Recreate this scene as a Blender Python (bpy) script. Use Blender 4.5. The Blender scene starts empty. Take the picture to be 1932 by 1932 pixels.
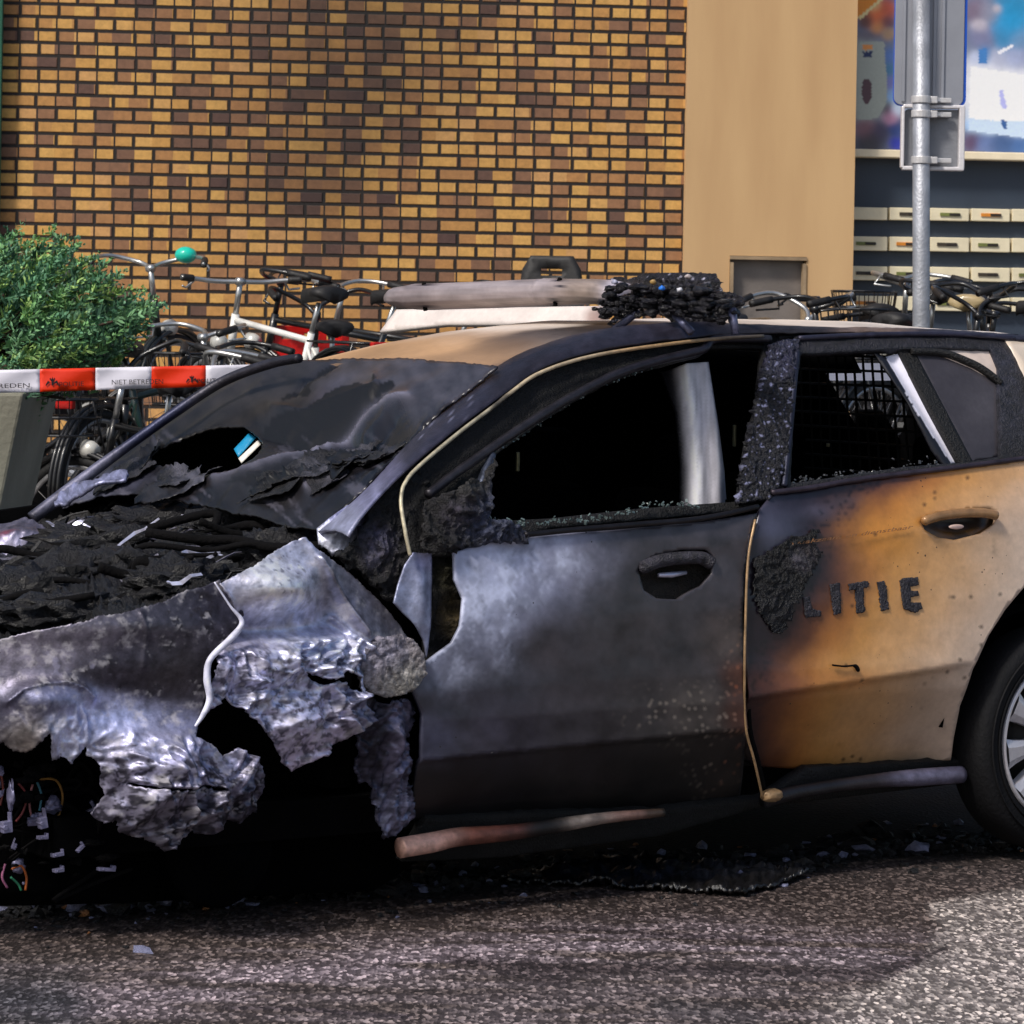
import bpy, math, random
import numpy as np
from mathutils import Vector, Matrix
from mathutils.geometry import delaunay_2d_cdt

random.seed(7)
RNG = np.random.default_rng(11)
SC = bpy.context.scene
COL = SC.collection

# ------------------------------------------------------------------ camera
F, HOR, ROL = 6500.0, 603.0, math.radians(1.03)     # focal length, horizon and tilt in units of a 1932 px picture
CAM_H = 1.60
cam = bpy.data.cameras.new('camera')
cam_ob = bpy.data.objects.new('camera', cam)
COL.objects.link(cam_ob)
cam.sensor_width = 36.0
cam.lens = 36.0 * F / 1932.0
cam.shift_y = -(966.0 - HOR) / 1932.0
cam.clip_end = 400.0
cam.clip_start = 0.1
cr, sr = math.cos(ROL), math.sin(ROL)
right = Vector((cr, 0, sr)); up = Vector((-sr, 0, cr)); back = Vector((0, -1, 0))
M = Matrix((right, up, back)).transposed().to_4x4()
M.translation = Vector((0, 0, CAM_H))
cam_ob.matrix_world = M
cam.dof.use_dof = True
cam.dof.focus_distance = 9.9
cam.dof.aperture_fstop = 18.0
SC.camera = cam_ob

# ------------------------------------------------------------------ light
SUN_EL, SUN_AZ = math.radians(47), math.radians(218)   # azimuth clockwise from +Y: the sun stands behind the camera, to the left
w = bpy.data.worlds.new('World'); SC.world = w
w.use_nodes = True
nt = w.node_tree
bg = nt.nodes['Background']
sky = nt.nodes.new('ShaderNodeTexSky')
sky.sky_type = 'NISHITA'; sky.sun_disc = False
sky.sun_elevation = SUN_EL; sky.sun_rotation = SUN_AZ
sky.air_density = 1.0; sky.dust_density = 2.5; sky.ozone_density = 1.2
nt.links.new(sky.outputs[0], bg.inputs[0])
bg.inputs[1].default_value = 0.09
sl = bpy.data.lights.new('sun', 'SUN'); sl.energy = 2.25; sl.angle = math.radians(9); sl.color = (1.0, 0.95, 0.88)
so = bpy.data.objects.new('sun', sl); COL.objects.link(so)
d = Vector((math.sin(SUN_AZ) * math.cos(SUN_EL), math.cos(SUN_AZ) * math.cos(SUN_EL), math.sin(SUN_EL)))
so.rotation_euler = d.to_track_quat('Z', 'Y').to_euler()
so.location = (0, 0, 30)
SC.view_settings.view_transform = 'Standard'
SC.view_settings.look = 'None'
SC.view_settings.exposure = 0.45
SC.view_settings.gamma = 1.0

# ------------------------------------------------------------------ projection between the picture and the place
PSI = math.radians(35.1); CX, CD = 0.155, 10.418
C, S = math.cos(PSI), math.sin(PSI)
def ray(P):
    P = np.asarray(P, float)
    a = P[:, 0] - 966; b = P[:, 1] - HOR
    u = a * cr + b * sr; v = -a * sr + b * cr
    return np.stack([u / F, np.ones(len(P)), -v / F], 1)
def w2c(W):
    x = W[:, 0] - CX; y = W[:, 1] - CD
    return np.stack([x * C + y * S + 1.5, -x * S + y * C, W[:, 2]], 1)
def c2w(V):
    V = np.asarray(V, float); x = V[:, 0] - 1.5; y = V[:, 1]
    return np.stack([x * C - y * S + CX, x * S + y * C + CD, V[:, 2]], 1)
def w2p(W):
    W = np.asarray(W, float)
    u = F * W[:, 0] / W[:, 1]; v = -F * (W[:, 2] - CAM_H) / W[:, 1]
    return np.stack([966 + u * cr - v * sr, HOR + u * sr + v * cr], 1)
def c2p(V): return w2p(c2w(V))
OC = w2c(np.array([[0, 0, CAM_H]]))[0]
def dirc(P):
    d = ray(P)
    return np.stack([d[:, 0] * C + d[:, 1] * S, -d[:, 0] * S + d[:, 1] * C, d[:, 2]], 1)
def depth(P, Y):                                   # world points at distance Y from the camera
    P = np.asarray(P, float); Y = np.broadcast_to(np.asarray(Y, float), (len(P),))
    return np.array([0, 0, CAM_H]) + ray(P) * Y[:, None]
def ss(a, b, x):
    t = np.clip((x - a) / (b - a), 0, 1); return t * t * (3 - 2 * t)
ZP = [0.0, .18, .30, .44, .54, .62, .80, 1.00, 1.06, 1.30, 1.46, 1.54, 1.60, 1.70]
NP = [.74, .80, .845, .875, .905, .912, .905, .885, .870, .770, .690, .640, .580, .45]
def side_n(x, z):                                  # half-width of the body at x (from the front axle, rearwards) and z
    n = np.interp(z, ZP, NP)
    f = np.clip(-x, 0, 2) / 0.95
    n = n - 0.34 * f ** 2.4
    b = np.clip(x - 2.6, 0, 2)
    return n - 0.10 * b ** 2
def hit_side(off=0.0):
    def h(P):
        d = dirc(P)
        lo = (-1.25 - OC[1]) / d[:, 1]; hi = (-0.15 - OC[1]) / d[:, 1]
        for _ in range(40):
            m = (lo + hi) / 2; V = OC + d * m[:, None]
            out = -V[:, 1] > side_n(V[:, 0], V[:, 2]) + off
            lo = np.where(out, m, lo); hi = np.where(out, hi, m)
        return OC + d * ((lo + hi) / 2)[:, None]
    h.nrm = np.array([0, -1.0, 0.15]); return h
def hit_plane(p0, n):
    p0 = np.asarray(p0, float); n = np.asarray(n, float); n = n / np.linalg.norm(n)
    def h(P):
        d = dirc(P); t = ((p0 - OC) @ n) / (d @ n)
        return OC + d * t[:, None]
    h.nrm = n; return h
def hit_Y(Y): return hit_plane((0, Y, 0), (0, -1, 0))
def hit_Z(z): return hit_plane((0, 0, z), (0, 0, 1))
def hit_world(p0, n):
    p0 = np.asarray(p0, float); n = np.asarray(n, float)
    def h(P):
        d = ray(P); o = np.array([0, 0, CAM_H]); t = ((p0 - o) @ n) / (d @ n)
        return o + d * t[:, None]
    h.nrm = n; return h
def Z(region, *pts):                               # measurements made on enlargements of the photograph, in 1932 px units
    x0, y0, s = region
    return [((x0 + x * s) * .77903, (y0 + y * s) * .77903) for x, y in pts]
rA = (0, 480, .46584); rB = (800, 550, .46584); rC = (1600, 700, .45549); rD = (0, 1200, .54348); rE = (850, 1300, .51760)
rF = (1650, 0, .42961); rG = (1750, 1350, .37785); rH = (0, 1150, .32091); rI = (500, 1230, .32091); rJ = (300, 820, .36232)
rK = (0, 1750, .32091); rL = (2050, 0, .22257); rM = (80, 880, .31056); rN = (1100, 560, .41408); rO = (1700, 560, .40373)
rQ = (1240, 1980, .64182)

# ------------------------------------------------------------------ noise
_perm = np.random.default_rng(3).permutation(256); _perm = np.concatenate([_perm, _perm, _perm])
_g = np.random.default_rng(5).normal(size=(256, 3)); _g /= np.linalg.norm(_g, axis=1)[:, None]
def perlin(P):
    P = np.asarray(P, float); i = np.floor(P).astype(int); f = P - i; i &= 255
    u = f * f * f * (f * (f * 6 - 15) + 10)
    r = 0
    for dx in (0, 1):
        for dy in (0, 1):
            for dz in (0, 1):
                h = _perm[_perm[_perm[i[:, 0] + dx] + i[:, 1] + dy] + i[:, 2] + dz]
                g = _g[h]
                dot = g[:, 0] * (f[:, 0] - dx) + g[:, 1] * (f[:, 1] - dy) + g[:, 2] * (f[:, 2] - dz)
                wx = u[:, 0] if dx else 1 - u[:, 0]; wy = u[:, 1] if dy else 1 - u[:, 1]; wz = u[:, 2] if dz else 1 - u[:, 2]
                r = r + dot * wx * wy * wz
    return r * 1.6
def fbm(P, s, o=4, gain=.5):
    P = np.asarray(P) * s; a, t = 1.0, 0
    for k in range(o):
        t = t + a * perlin(P + 17.3 * k); a *= gain; P = P * 2.03
    return t
def ridged(P, s, o=3):
    P = np.asarray(P) * s; a, t = 1.0, 0
    for k in range(o):
        t = t + a * (1 - 2 * np.abs(perlin(P + 9.1 * k))); a *= .5; P = P * 2.1
    return t
def crumple(V, amp, s=9):
    W = V + 0.05 * np.stack([fbm(V + 3, 7, 2), fbm(V + 11, 7, 2), fbm(V + 23, 7, 2)], 1)
    return amp * (.65 * fbm(W, s * .5, 2) + .5 * (ridged(W, s, 3) - .6) + .18 * ridged(W, s * 3.1, 2))
def fold(V, amp, s=7, k=1.0):
    """Sheet metal that softened and sagged: broad soft folds with a few sharp lips."""
    W = V + .10 * np.stack([fbm(V + 3, 5, 2), fbm(V + 11, 5, 2), fbm(V + 23, 5, 2)], 1)
    r1 = 1 - 2 * np.abs(perlin(W * s)); r2 = 1 - 2 * np.abs(perlin(W * s * 2.3 + 7)); r3 = 1 - 2 * np.abs(perlin(W * s * 5.1 + 19))
    return amp * (.7 * fbm(W, s * .6, 2) + .55 * (np.sign(r1) * np.abs(r1) ** 1.6) + .34 * k * (np.sign(r2) * np.abs(r2) ** 1.5) + .13 * k * r3)
def lin(c):
    c = np.asarray(c, float) / 255.0
    return np.where(c <= .04045, c / 12.92, ((c + .055) / 1.055) ** 2.4)
def seg_dist(P, poly):
    P = np.asarray(P, float); best = np.full(len(P), 1e9)
    for a, b in zip(poly[:-1], poly[1:]):
        a = np.array(a, float); b = np.array(b, float); ab = b - a
        t = np.clip(((P - a) @ ab) / max(ab @ ab, 1e-9), 0, 1)
        best = np.minimum(best, np.hypot(*(P - a - t[:, None] * ab).T))
    return best
def inside(P, poly):
    P = np.asarray(P, float); r = np.zeros(len(P), bool); n = len(poly)
    for k in range(n):
        x1, y1 = poly[k]; x2, y2 = poly[(k + 1) % n]
        c = ((y1 > P[:, 1]) != (y2 > P[:, 1]))
        if y1 != y2: r ^= c & (P[:, 0] < (x2 - x1) * (P[:, 1] - y1) / (y2 - y1) + x1)
    return r
def painter(base, spots, warp=14, rough=.5, mottle=.25, mscale=.02):
    """Burn marks and ash, with some highlights and shade painted in: a colour field over the sheet, rgb + roughness."""
    def f(P, V):
        P3 = np.concatenate([P, np.zeros((len(P), 1))], 1)
        Q = P + warp * np.stack([fbm(P3 + 5, .012, 4), fbm(P3 + 71, .012, 4)], 1)
        b = np.append(lin(base), rough)
        num = np.tile(b * .12, (len(P), 1)); den = np.full(len(P), .12)
        for s in spots:
            x, y, r, c = s[:4]; ro = s[4] if len(s) > 4 else rough; ry = s[5] if len(s) > 5 else r
            wgt = np.exp(-((Q[:, 0] - x) / r) ** 2 - ((Q[:, 1] - y) / ry) ** 2)
            num += wgt[:, None] * np.append(lin(c), ro); den += wgt
        out = num / den[:, None]
        m = 1 + mottle * fbm(P3 + 200, mscale, 5, .6) * 1.5
        out[:, :3] *= np.clip(m, .25, 2.2)[:, None]
        return np.clip(out, 0.001, .95)
    return f

# ------------------------------------------------------------------ materials
def nmat(name):
    m = bpy.data.materials.new(name); m.use_nodes = True
    nt = m.node_tree; b = nt.nodes['Principled BSDF']
    return m, nt, b
def N(nt, t, **k):
    n = nt.nodes.new(t)
    for a, v in k.items():
        if a in n.inputs: n.inputs[a].default_value = v
        else: setattr(n, a, v)
    return n
def add_bump(nt, b, src, strength, dist):
    bp = N(nt, 'ShaderNodeBump'); bp.inputs['Strength'].default_value = strength; bp.inputs['Distance'].default_value = dist
    nt.links.new(src, bp.inputs['Height']); nt.links.new(bp.outputs[0], b.inputs['Normal'])
def plain(name, c, rough=.5, metal=0.0, var=.25, scale=8.0, bump=.15, bscale=60.0, coat=0.0, raw=False, spec=.5):
    """One real colour, with grime and fine relief."""
    m, nt, b = nmat(name)
    col = tuple(c) if raw else tuple(lin(c))
    tc = N(nt, 'ShaderNodeTexCoord')
    no = N(nt, 'ShaderNodeTexNoise'); no.inputs['Scale'].default_value = scale; no.inputs['Detail'].default_value = 6
    nt.links.new(tc.outputs['Object'], no.inputs['Vector'])
    mp = N(nt, 'ShaderNodeMapRange'); mp.inputs['From Min'].default_value = .3; mp.inputs['From Max'].default_value = .7
    mp.inputs['To Min'].default_value = 1 - var; mp.inputs['To Max'].default_value = 1 + var
    nt.links.new(no.outputs['Fac'], mp.inputs['Value'])
    mx = N(nt, 'ShaderNodeVectorMath', operation='SCALE'); mx.inputs[0].default_value = col
    nt.links.new(mp.outputs[0], mx.inputs['Scale']); nt.links.new(mx.outputs[0], b.inputs['Base Color'])
    b.inputs['Roughness'].default_value = rough; b.inputs['Metallic'].default_value = metal
    b.inputs['Coat Weight'].default_value = coat; b.inputs['Specular IOR Level'].default_value = spec
    if bump:
        n2 = N(nt, 'ShaderNodeTexNoise'); n2.inputs['Scale'].default_value = bscale; n2.inputs['Detail'].default_value = 4
        nt.links.new(tc.outputs['Object'], n2.inputs['Vector'])
        add_bump(nt, b, n2.outputs['Fac'], bump, .01)
    return m
def burnt(name, metal=.35, bump=.3, bscale=90.0, speck=.0, coat=0.0, bdist=.008, spec=.5, grain=.3):
    """Colour and roughness come from the sheet's own burn marks (attribute Col); grit and fine relief from noise."""
    m, nt, b = nmat(name)
    at = N(nt, 'ShaderNodeAttribute'); at.attribute_name = 'Col'
    tc = N(nt, 'ShaderNodeTexCoord')
    no = N(nt, 'ShaderNodeTexNoise'); no.inputs['Scale'].default_value = 45; no.inputs['Detail'].default_value = 8; no.inputs['Roughness'].default_value = .65
    nt.links.new(tc.outputs['Object'], no.inputs['Vector'])
    mp = N(nt, 'ShaderNodeMapRange'); mp.inputs['From Min'].default_value = .3; mp.inputs['From Max'].default_value = .72
    mp.inputs['To Min'].default_value = 1 - grain; mp.inputs['To Max'].default_value = 1 + grain
    nt.links.new(no.outputs['Fac'], mp.inputs['Value'])
    mx = N(nt, 'ShaderNodeVectorMath', operation='SCALE')
    nt.links.new(at.outputs['Color'], mx.inputs[0]); nt.links.new(mp.outputs[0], mx.inputs['Scale'])
    src = mx.outputs[0]
    if speck:
        vo = N(nt, 'ShaderNodeTexVoronoi'); vo.inputs['Scale'].default_value = 55
        nt.links.new(tc.outputs['Object'], vo.inputs['Vector'])
        lt = N(nt, 'ShaderNodeMath', operation='LESS_THAN'); lt.inputs[1].default_value = speck
        nt.links.new(vo.outputs['Distance'], lt.inputs[0])
        vo.inputs['Randomness'].default_value = 1.0; vo.inputs['Scale'].default_value = 42
        g_ = N(nt, 'ShaderNodeTexNoise'); g_.inputs['Scale'].default_value = 7; g_.inputs['Detail'].default_value = 3; nt.links.new(tc.outputs['Object'], g_.inputs['Vector'])
        g2 = N(nt, 'ShaderNodeMath', operation='MULTIPLY_ADD'); g2.inputs[1].default_value = speck * 7; g2.inputs[2].default_value = -speck * 3.2; nt.links.new(g_.outputs['Fac'], g2.inputs[0]); nt.links.new(g2.outputs[0], lt.inputs[1])
        sc = N(nt, 'ShaderNodeMixRGB'); sc.inputs[2].default_value = (.02, .015, .012, 1)
        nt.links.new(lt.outputs[0], sc.inputs[0]); nt.links.new(src, sc.inputs[1]); src = sc.outputs[0]
    nt.links.new(src, b.inputs['Base Color'])
    nt.links.new(at.outputs['Alpha'], b.inputs['Roughness'])
    b.inputs['Metallic'].default_value = metal; b.inputs['Coat Weight'].default_value = coat; b.inputs['Coat Roughness'].default_value = .25
    b.inputs['Specular IOR Level'].default_value = spec
    if bump:
        n2 = N(nt, 'ShaderNodeTexNoise'); n2.inputs['Scale'].default_value = bscale; n2.inputs['Detail'].default_value = 5; n2.inputs['Roughness'].default_value = .6
        nt.links.new(tc.outputs['Object'], n2.inputs['Vector'])
        add_bump(nt, b, n2.outputs['Fac'], bump, bdist)
    return m
M_DOOR = burnt('scorched_paint', .10, .05, 60, .07, coat=.22, grain=.10)
M_STEEL = burnt('burnt_steel', .55, .2, 110, grain=.25)
M_ASH = burnt('ashen_melted_metal', .6, .22, 70, bdist=.008, grain=.22)
M_CHAR = burnt('charred_flaking_plastic', .0, .8, 150, bdist=.015, spec=.4, grain=.45)
M_GLASS = burnt('sooted_glass', .0, .06, 30, coat=.0, grain=.12, spec=.35)
M_PAINT = burnt('sooty_paint', .0, .04, 60, grain=.08)
M_PRINT = burnt('printed_sheet', .0, .0, grain=.02)
M_BLACK = plain('soot_black', (9, 8, 9), .9, 0, .5, 6, .6, 70, spec=.12)
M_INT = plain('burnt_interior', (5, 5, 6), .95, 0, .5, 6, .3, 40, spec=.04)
M_TRIM = plain('scorched_trim', (160, 130, 95), .4, .3, .5, 14, .2, 60)
GLC = (70, 84, 84)
M_LIP = plain('bare_torn_metal', (200, 200, 222), .35, .6, .3, 20, .2, 90)
M_SILV = plain('alloy_grey', (196, 194, 200), .34, .4, .15, 9, .1, 50)
M_TYRE = plain('tyre_rubber', (12, 12, 15), .75, 0, .4, 9, .3, 80, spec=.25)

# ------------------------------------------------------------------ mesh helpers
def link(name, me, mat, parent=None, smooth=True):
    o = bpy.data.objects.new(name, me)
    if mat is not None: me.materials.append(mat)
    COL.objects.link(o)
    if parent is not None: o.parent = parent
    if smooth and len(me.polygons):
        me.polygons.foreach_set('use_smooth', np.ones(len(me.polygons), bool))
    return o
def mesh(name, V, Fc):
    me = bpy.data.meshes.new(name); me.from_pydata([tuple(map(float, v)) for v in V], [], Fc); me.update(); return me
def setcol(me, c):
    a = me.color_attributes.new('Col', 'FLOAT_COLOR', 'POINT')
    a.data.foreach_set('color', np.ascontiguousarray(c, dtype=np.float32).ravel())
def tag(o, label=None, cat=None, group=None, kind=None):
    for k, v in (('label', label), ('category', cat), ('group', group), ('kind', kind)):
        if v: o[k] = v
    return o
def empty(name, loc=(0, 0, 0), rz=0.0):
    o = bpy.data.objects.new(name, None); COL.objects.link(o); o.location = loc; o.rotation_euler = (0, 0, rz)
    o.empty_display_size = .2; return o
def densify(poly, step):
    out = []
    n = len(poly)
    for k in range(n):
        a = np.array(poly[k], float); b = np.array(poly[(k + 1) % n], float)
        m = max(1, int(np.hypot(*(b - a)) / step))
        for j in range(m): out.append(a + (b - a) * j / m)
    return out
def tri_fill(poly, holes, step, jag=0.0):
    loops = [densify(poly, step)] + [densify(h, step) for h in holes]
    if jag:
        for L in loops:
            for k in range(len(L)): L[k] = L[k] + RNG.normal(size=2) * jag
    pts, edges = [], []
    for L in loops:
        s = len(pts); pts += [Vector((float(p[0]), float(p[1]))) for p in L]
        edges += [(s + k, s + (k + 1) % len(L)) for k in range(len(L))]
    A = np.array(loops[0]); lo, hi = A.min(0), A.max(0)
    gx, gy = np.meshgrid(np.arange(lo[0], hi[0], step), np.arange(lo[1], hi[1], step * .866))
    gx = gx + (np.arange(gx.shape[0]) % 2)[:, None] * step * .5
    G = np.stack([gx.ravel(), gy.ravel()], 1) + RNG.normal(size=(gx.size, 2)) * step * .06
    ok = inside(G, loops[0])
    for L in loops[1:]: ok &= ~inside(G, L)
    G = G[ok]
    for L in loops:
        if len(G): G = G[seg_dist(G, L + [L[0]]) > step * .45]
    pts += [Vector((float(a), float(b))) for a, b in G]
    vo, _, fo, _, _, _ = delaunay_2d_cdt(pts, edges, [], 1, 1e-5)
    V2 = np.array([(v[0], v[1]) for v in vo]); Fc = np.array([tuple(f) for f in fo if len(f) == 3])
    cen = V2[Fc].mean(1)
    keep = inside(cen, loops[0])
    for L in loops[1:]: keep &= ~inside(cen, L)
    return V2, Fc[keep]
def face_to(V, Fc, eye):
    n = np.cross(V[Fc[:, 1]] - V[Fc[:, 0]], V[Fc[:, 2]] - V[Fc[:, 0]])
    s = (n * (eye - V[Fc].mean(1))).sum()
    return Fc[:, ::-1] if s < 0 else Fc
def panel(name, poly, hit, mat, parent, step=8, holes=(), disp=None, paint=None, thick=.006, jag=0.0, eye=None, nrm=None, post=None):
    V2, Fc = tri_fill(poly, holes, step, jag)
    V = hit(V2)
    nr = np.asarray(nrm if nrm is not None else hit.nrm, float); nr = nr / np.linalg.norm(nr)
    if disp is not None: V = V + disp(V2, V)[:, None] * nr
    if post is not None: V = post(V2, V)
    Fc = face_to(V, Fc, OC if eye is None else np.asarray(eye, float))
    me = mesh(name, V, Fc.tolist())
    if paint is not None: setcol(me, paint(V2, V))
    o = link(name, me, mat, parent)
    if thick:
        s = o.modifiers.new('thickness', 'SOLIDIFY'); s.thickness = thick; s.offset = -1
    return o
def tube_data(path, r, seg=8, closed=False, caps=True):
    path = [Vector(p) for p in path]; n = len(path)
    rs = r if hasattr(r, '__len__') else [r] * n
    V, Fc = [], []
    up0 = Vector((0, 0, 1))
    prev = None
    for i, p in enumerate(path):
        t = (path[(i + 1) % n] - path[i - 1]) if closed else (path[min(i + 1, n - 1)] - path[max(i - 1, 0)])
        t.normalize()
        if prev is None:
            a = t.cross(up0 if abs(t.z) < .95 else Vector((1, 0, 0))); a.normalize()
        else:
            a = prev - t * prev.dot(t)
            if a.length < 1e-6: a = t.cross(up0)
            a.normalize()
        prev = a; b = t.cross(a)
        for k in range(seg):
            an = 2 * math.pi * k / seg
            V.append(p + (a * math.cos(an) + b * math.sin(an)) * rs[i])
    for i in range(n if closed else n - 1):
        j = (i + 1) % n
        for k in range(seg):
            k2 = (k + 1) % seg
            Fc.append((i * seg + k, i * seg + k2, j * seg + k2, j * seg + k))
    if caps and not closed:
        Fc.append(tuple(range(seg - 1, -1, -1))); Fc.append(tuple((n - 1) * seg + k for k in range(seg)))
    return V, Fc
class MB:
    def __init__(s): s.V, s.F = [], []
    def add(s, V, Fc):
        o = len(s.V); s.V += [Vector(v) for v in V]; s.F += [tuple(i + o for i in f) for f in Fc]; return s
    def tube(s, path, r, seg=8, closed=False): return s.add(*tube_data(path, r, seg, closed))
    def box(s, c, d, rot=None):
        c = Vector(c); hx, hy, hz = d[0] / 2, d[1] / 2, d[2] / 2
        P = [Vector((x, y, z)) for x in (-hx, hx) for y in (-hy, hy) for z in (-hz, hz)]
        if rot is not None: P = [rot @ p for p in P]
        return s.add([p + c for p in P], [(0, 1, 3, 2), (4, 6, 7, 5), (0, 4, 5, 1), (2, 3, 7, 6), (0, 2, 6, 4), (1, 5, 7, 3)])
    def torus(s, c, R, r, axis='Y', n=40, m=10, sq=1.0):
        c = Vector(c); V, Fc = [], []
        for i in range(n):
            a = 2 * math.pi * i / n
            for j in range(m):
                b = 2 * math.pi * j / m
                rr = R + r * math.cos(b); h = r * sq * math.sin(b)
                V.append(c + (Vector((rr * math.cos(a), h, rr * math.sin(a))) if axis == 'Y' else Vector((rr * math.cos(a), rr * math.sin(a), h))))
                i2, j2 = (i + 1) % n, (j + 1) % m
                Fc.append((i * m + j, i2 * m + j, i2 * m + j2, i * m + j2))
        return s.add(V, Fc)
    def lathe(s, prof, n=40, axis='Y', c=(0, 0, 0)):           # prof: (radius, height along the axis)
        c = Vector(c); V, Fc = [], []; m = len(prof)
        for i in range(n):
            a = 2 * math.pi * i / n
            for r, h in prof:
                V.append(c + (Vector((r * math.cos(a), h, r * math.sin(a))) if axis == 'Y' else Vector((r * math.cos(a), r * math.sin(a), h))))
            i2 = (i + 1) % n
            for j in range(m - 1): Fc.append((i * m + j, i * m + j + 1, i2 * m + j + 1, i2 * m + j))
        return s.add(V, Fc)
    def blob(s, c, r, amp=.3, sub=2, sc=6.0, seed=0):
        import bmesh
        bm = bmesh.new(); bmesh.ops.create_icosphere(bm, subdivisions=sub, radius=1)
        V = np.array([v.co[:] for v in bm.verts]); Fc = [tuple(v.index for v in f.verts) for f in bm.faces]; bm.free()
        r = np.array(r if hasattr(r, '__len__') else (r, r, r))
        k = 1 + amp * (ridged(V + seed, sc * .3, 3) - .5)
        return s.add(V * k[:, None] * r + np.array(c), Fc)
    def build(s, name, mat, parent=None, smooth=False, bevel=0.0, col=None):
        me = mesh(name, s.V, s.F)
        if col is not None: setcol(me, np.tile(np.append(lin(col[:3]), col[3]), (len(s.V), 1)))
        o = link(name, me, mat, parent, smooth)
        if bevel:
            b = o.modifiers.new('bevel', 'BEVEL'); b.width = bevel; b.segments = 2; b.limit_method = 'ANGLE'
        return o
def smooth_path(pts, n=6):
    P = [Vector(p) for p in pts]; out = []
    for i in range(len(P) - 1):
        p0, p1, p2, p3 = P[max(i - 1, 0)], P[i], P[i + 1], P[min(i + 2, len(P) - 1)]
        for k in range(n):
            t = k / n
            out.append(.5 * ((2 * p1) + (p2 - p0) * t + (2 * p0 - 5 * p1 + 4 * p2 - p3) * t * t + (3 * p1 - p0 - 3 * p2 + p3) * t ** 3))
    out.append(P[-1]); return out
def glyphs(text, shear=0.0):
    """2D outline of a word as mesh data, baseline at y 0, width and height normalised to the cap height 1."""
    cu = bpy.data.curves.new('word', 'FONT'); cu.body = text; cu.shear = shear; cu.resolution_u = 3
    ob = bpy.data.objects.new('word', cu); COL.objects.link(ob)
    dg = bpy.context.evaluated_depsgraph_get(); ev = ob.evaluated_get(dg); me = ev.to_mesh()
    V = np.array([v.co[:2] for v in me.vertices]); Fc = [tuple(p.vertices) for p in me.polygons]
    ev.to_mesh_clear(); bpy.data.objects.remove(ob); bpy.data.curves.remove(cu)
    V = V / .7
    return V, Fc
def word(name, text, p0, p1, cap, hit, mat, parent, shear=0.0, eye=None):
    """Lettering laid on a surface: baseline from p0 to p1, cap height in the same units."""
    V, Fc = glyphs(text, shear); p0 = np.array(p0, float); p1 = np.array(p1, float)
    ax = (p1 - p0) / np.linalg.norm(p1 - p0); upv = np.array([ax[1], -ax[0]])
    wd = V[:, 0].max() - V[:, 0].min(); sx = np.linalg.norm(p1 - p0) / wd
    P = p0 + ((V[:, 0] - V[:, 0].min()) * sx)[:, None] * ax + (V[:, 1] * cap)[:, None] * upv
    W = hit(P); me = mesh(name, W, Fc)
    o = link(name, me, mat, parent, False)
    s = o.modifiers.new('thickness', 'SOLIDIFY'); s.thickness = .0008; s.offset = 0
    return o
# ================================================================== the setting
def ground_material():
    m, nt, b = nmat('wet_asphalt')
    at = N(nt, 'ShaderNodeAttribute'); at.attribute_name = 'Col'
    tc = N(nt, 'ShaderNodeTexCoord')
    vo = N(nt, 'ShaderNodeTexVoronoi'); vo.inputs['Scale'].default_value = 100
    mpg_ = N(nt, 'ShaderNodeMapping'); mpg_.inputs['Scale'].default_value = (1.0, .42, 1.0); nt.links.new(tc.outputs['Object'], mpg_.inputs[0]); nt.links.new(mpg_.outputs[0], vo.inputs['Vector'])
    cr_ = N(nt, 'ShaderNodeValToRGB')
    e = cr_.color_ramp.elements
    e[0].position = 0; e[0].color = (.28, .27, .27, 1)
    e[1].position = 1; e[1].color = (2.9, 2.8, 2.7, 1)
    for p, c in ((.40, (.42, .40, .41, 1)), (.70, (.95, .92, .92, 1)), (.88, (1.75, 1.7, 1.66, 1))):
        x = e.new(p); x.color = c
    sp = N(nt, 'ShaderNodeSeparateColor'); nt.links.new(vo.outputs['Color'], sp.inputs[0])
    nt.links.new(sp.outputs[0], cr_.inputs[0])
    mx = N(nt, 'ShaderNodeVectorMath', operation='MULTIPLY')
    nt.links.new(at.outputs['Color'], mx.inputs[0]); nt.links.new(cr_.outputs[0], mx.inputs[1])
    nt.links.new(mx.outputs[0], b.inputs['Base Color'])
    nt.links.new(at.outputs['Alpha'], b.inputs['Roughness']); b.inputs['Specular IOR Level'].default_value = .25
    add_bump(nt, b, vo.outputs['Distance'], .55, .006)
    return m
def axis(lo, hi, st, far):
    a = list(np.arange(lo, hi + 1e-6, st)); k = st
    L = [lo]; R = [a[-1]]
    while L[-1] > -far: k *= 1.5; L.append(L[-1] - k)
    k = st
    while R[-1] < far: k *= 1.5; R.append(R[-1] + k)
    return np.array(L[:0:-1] + a + R[1:])
xs = axis(-2.4, 2.4, .016, 120); ys = axis(7.4, 11.4, .022, 120)
gx, gy = np.meshgrid(xs, ys); nx, ny = len(xs), len(ys)
V = np.stack([gx.ravel(), gy.ravel(), np.zeros(gx.size)], 1)
P = w2p(np.where(V[:, 1:2] > 3, V, [[0, 3, 0]])); vis = V[:, 1] > 3
P3 = np.concatenate([V[:, :2] * [1, 1], np.zeros((len(V), 1))], 1)
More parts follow.
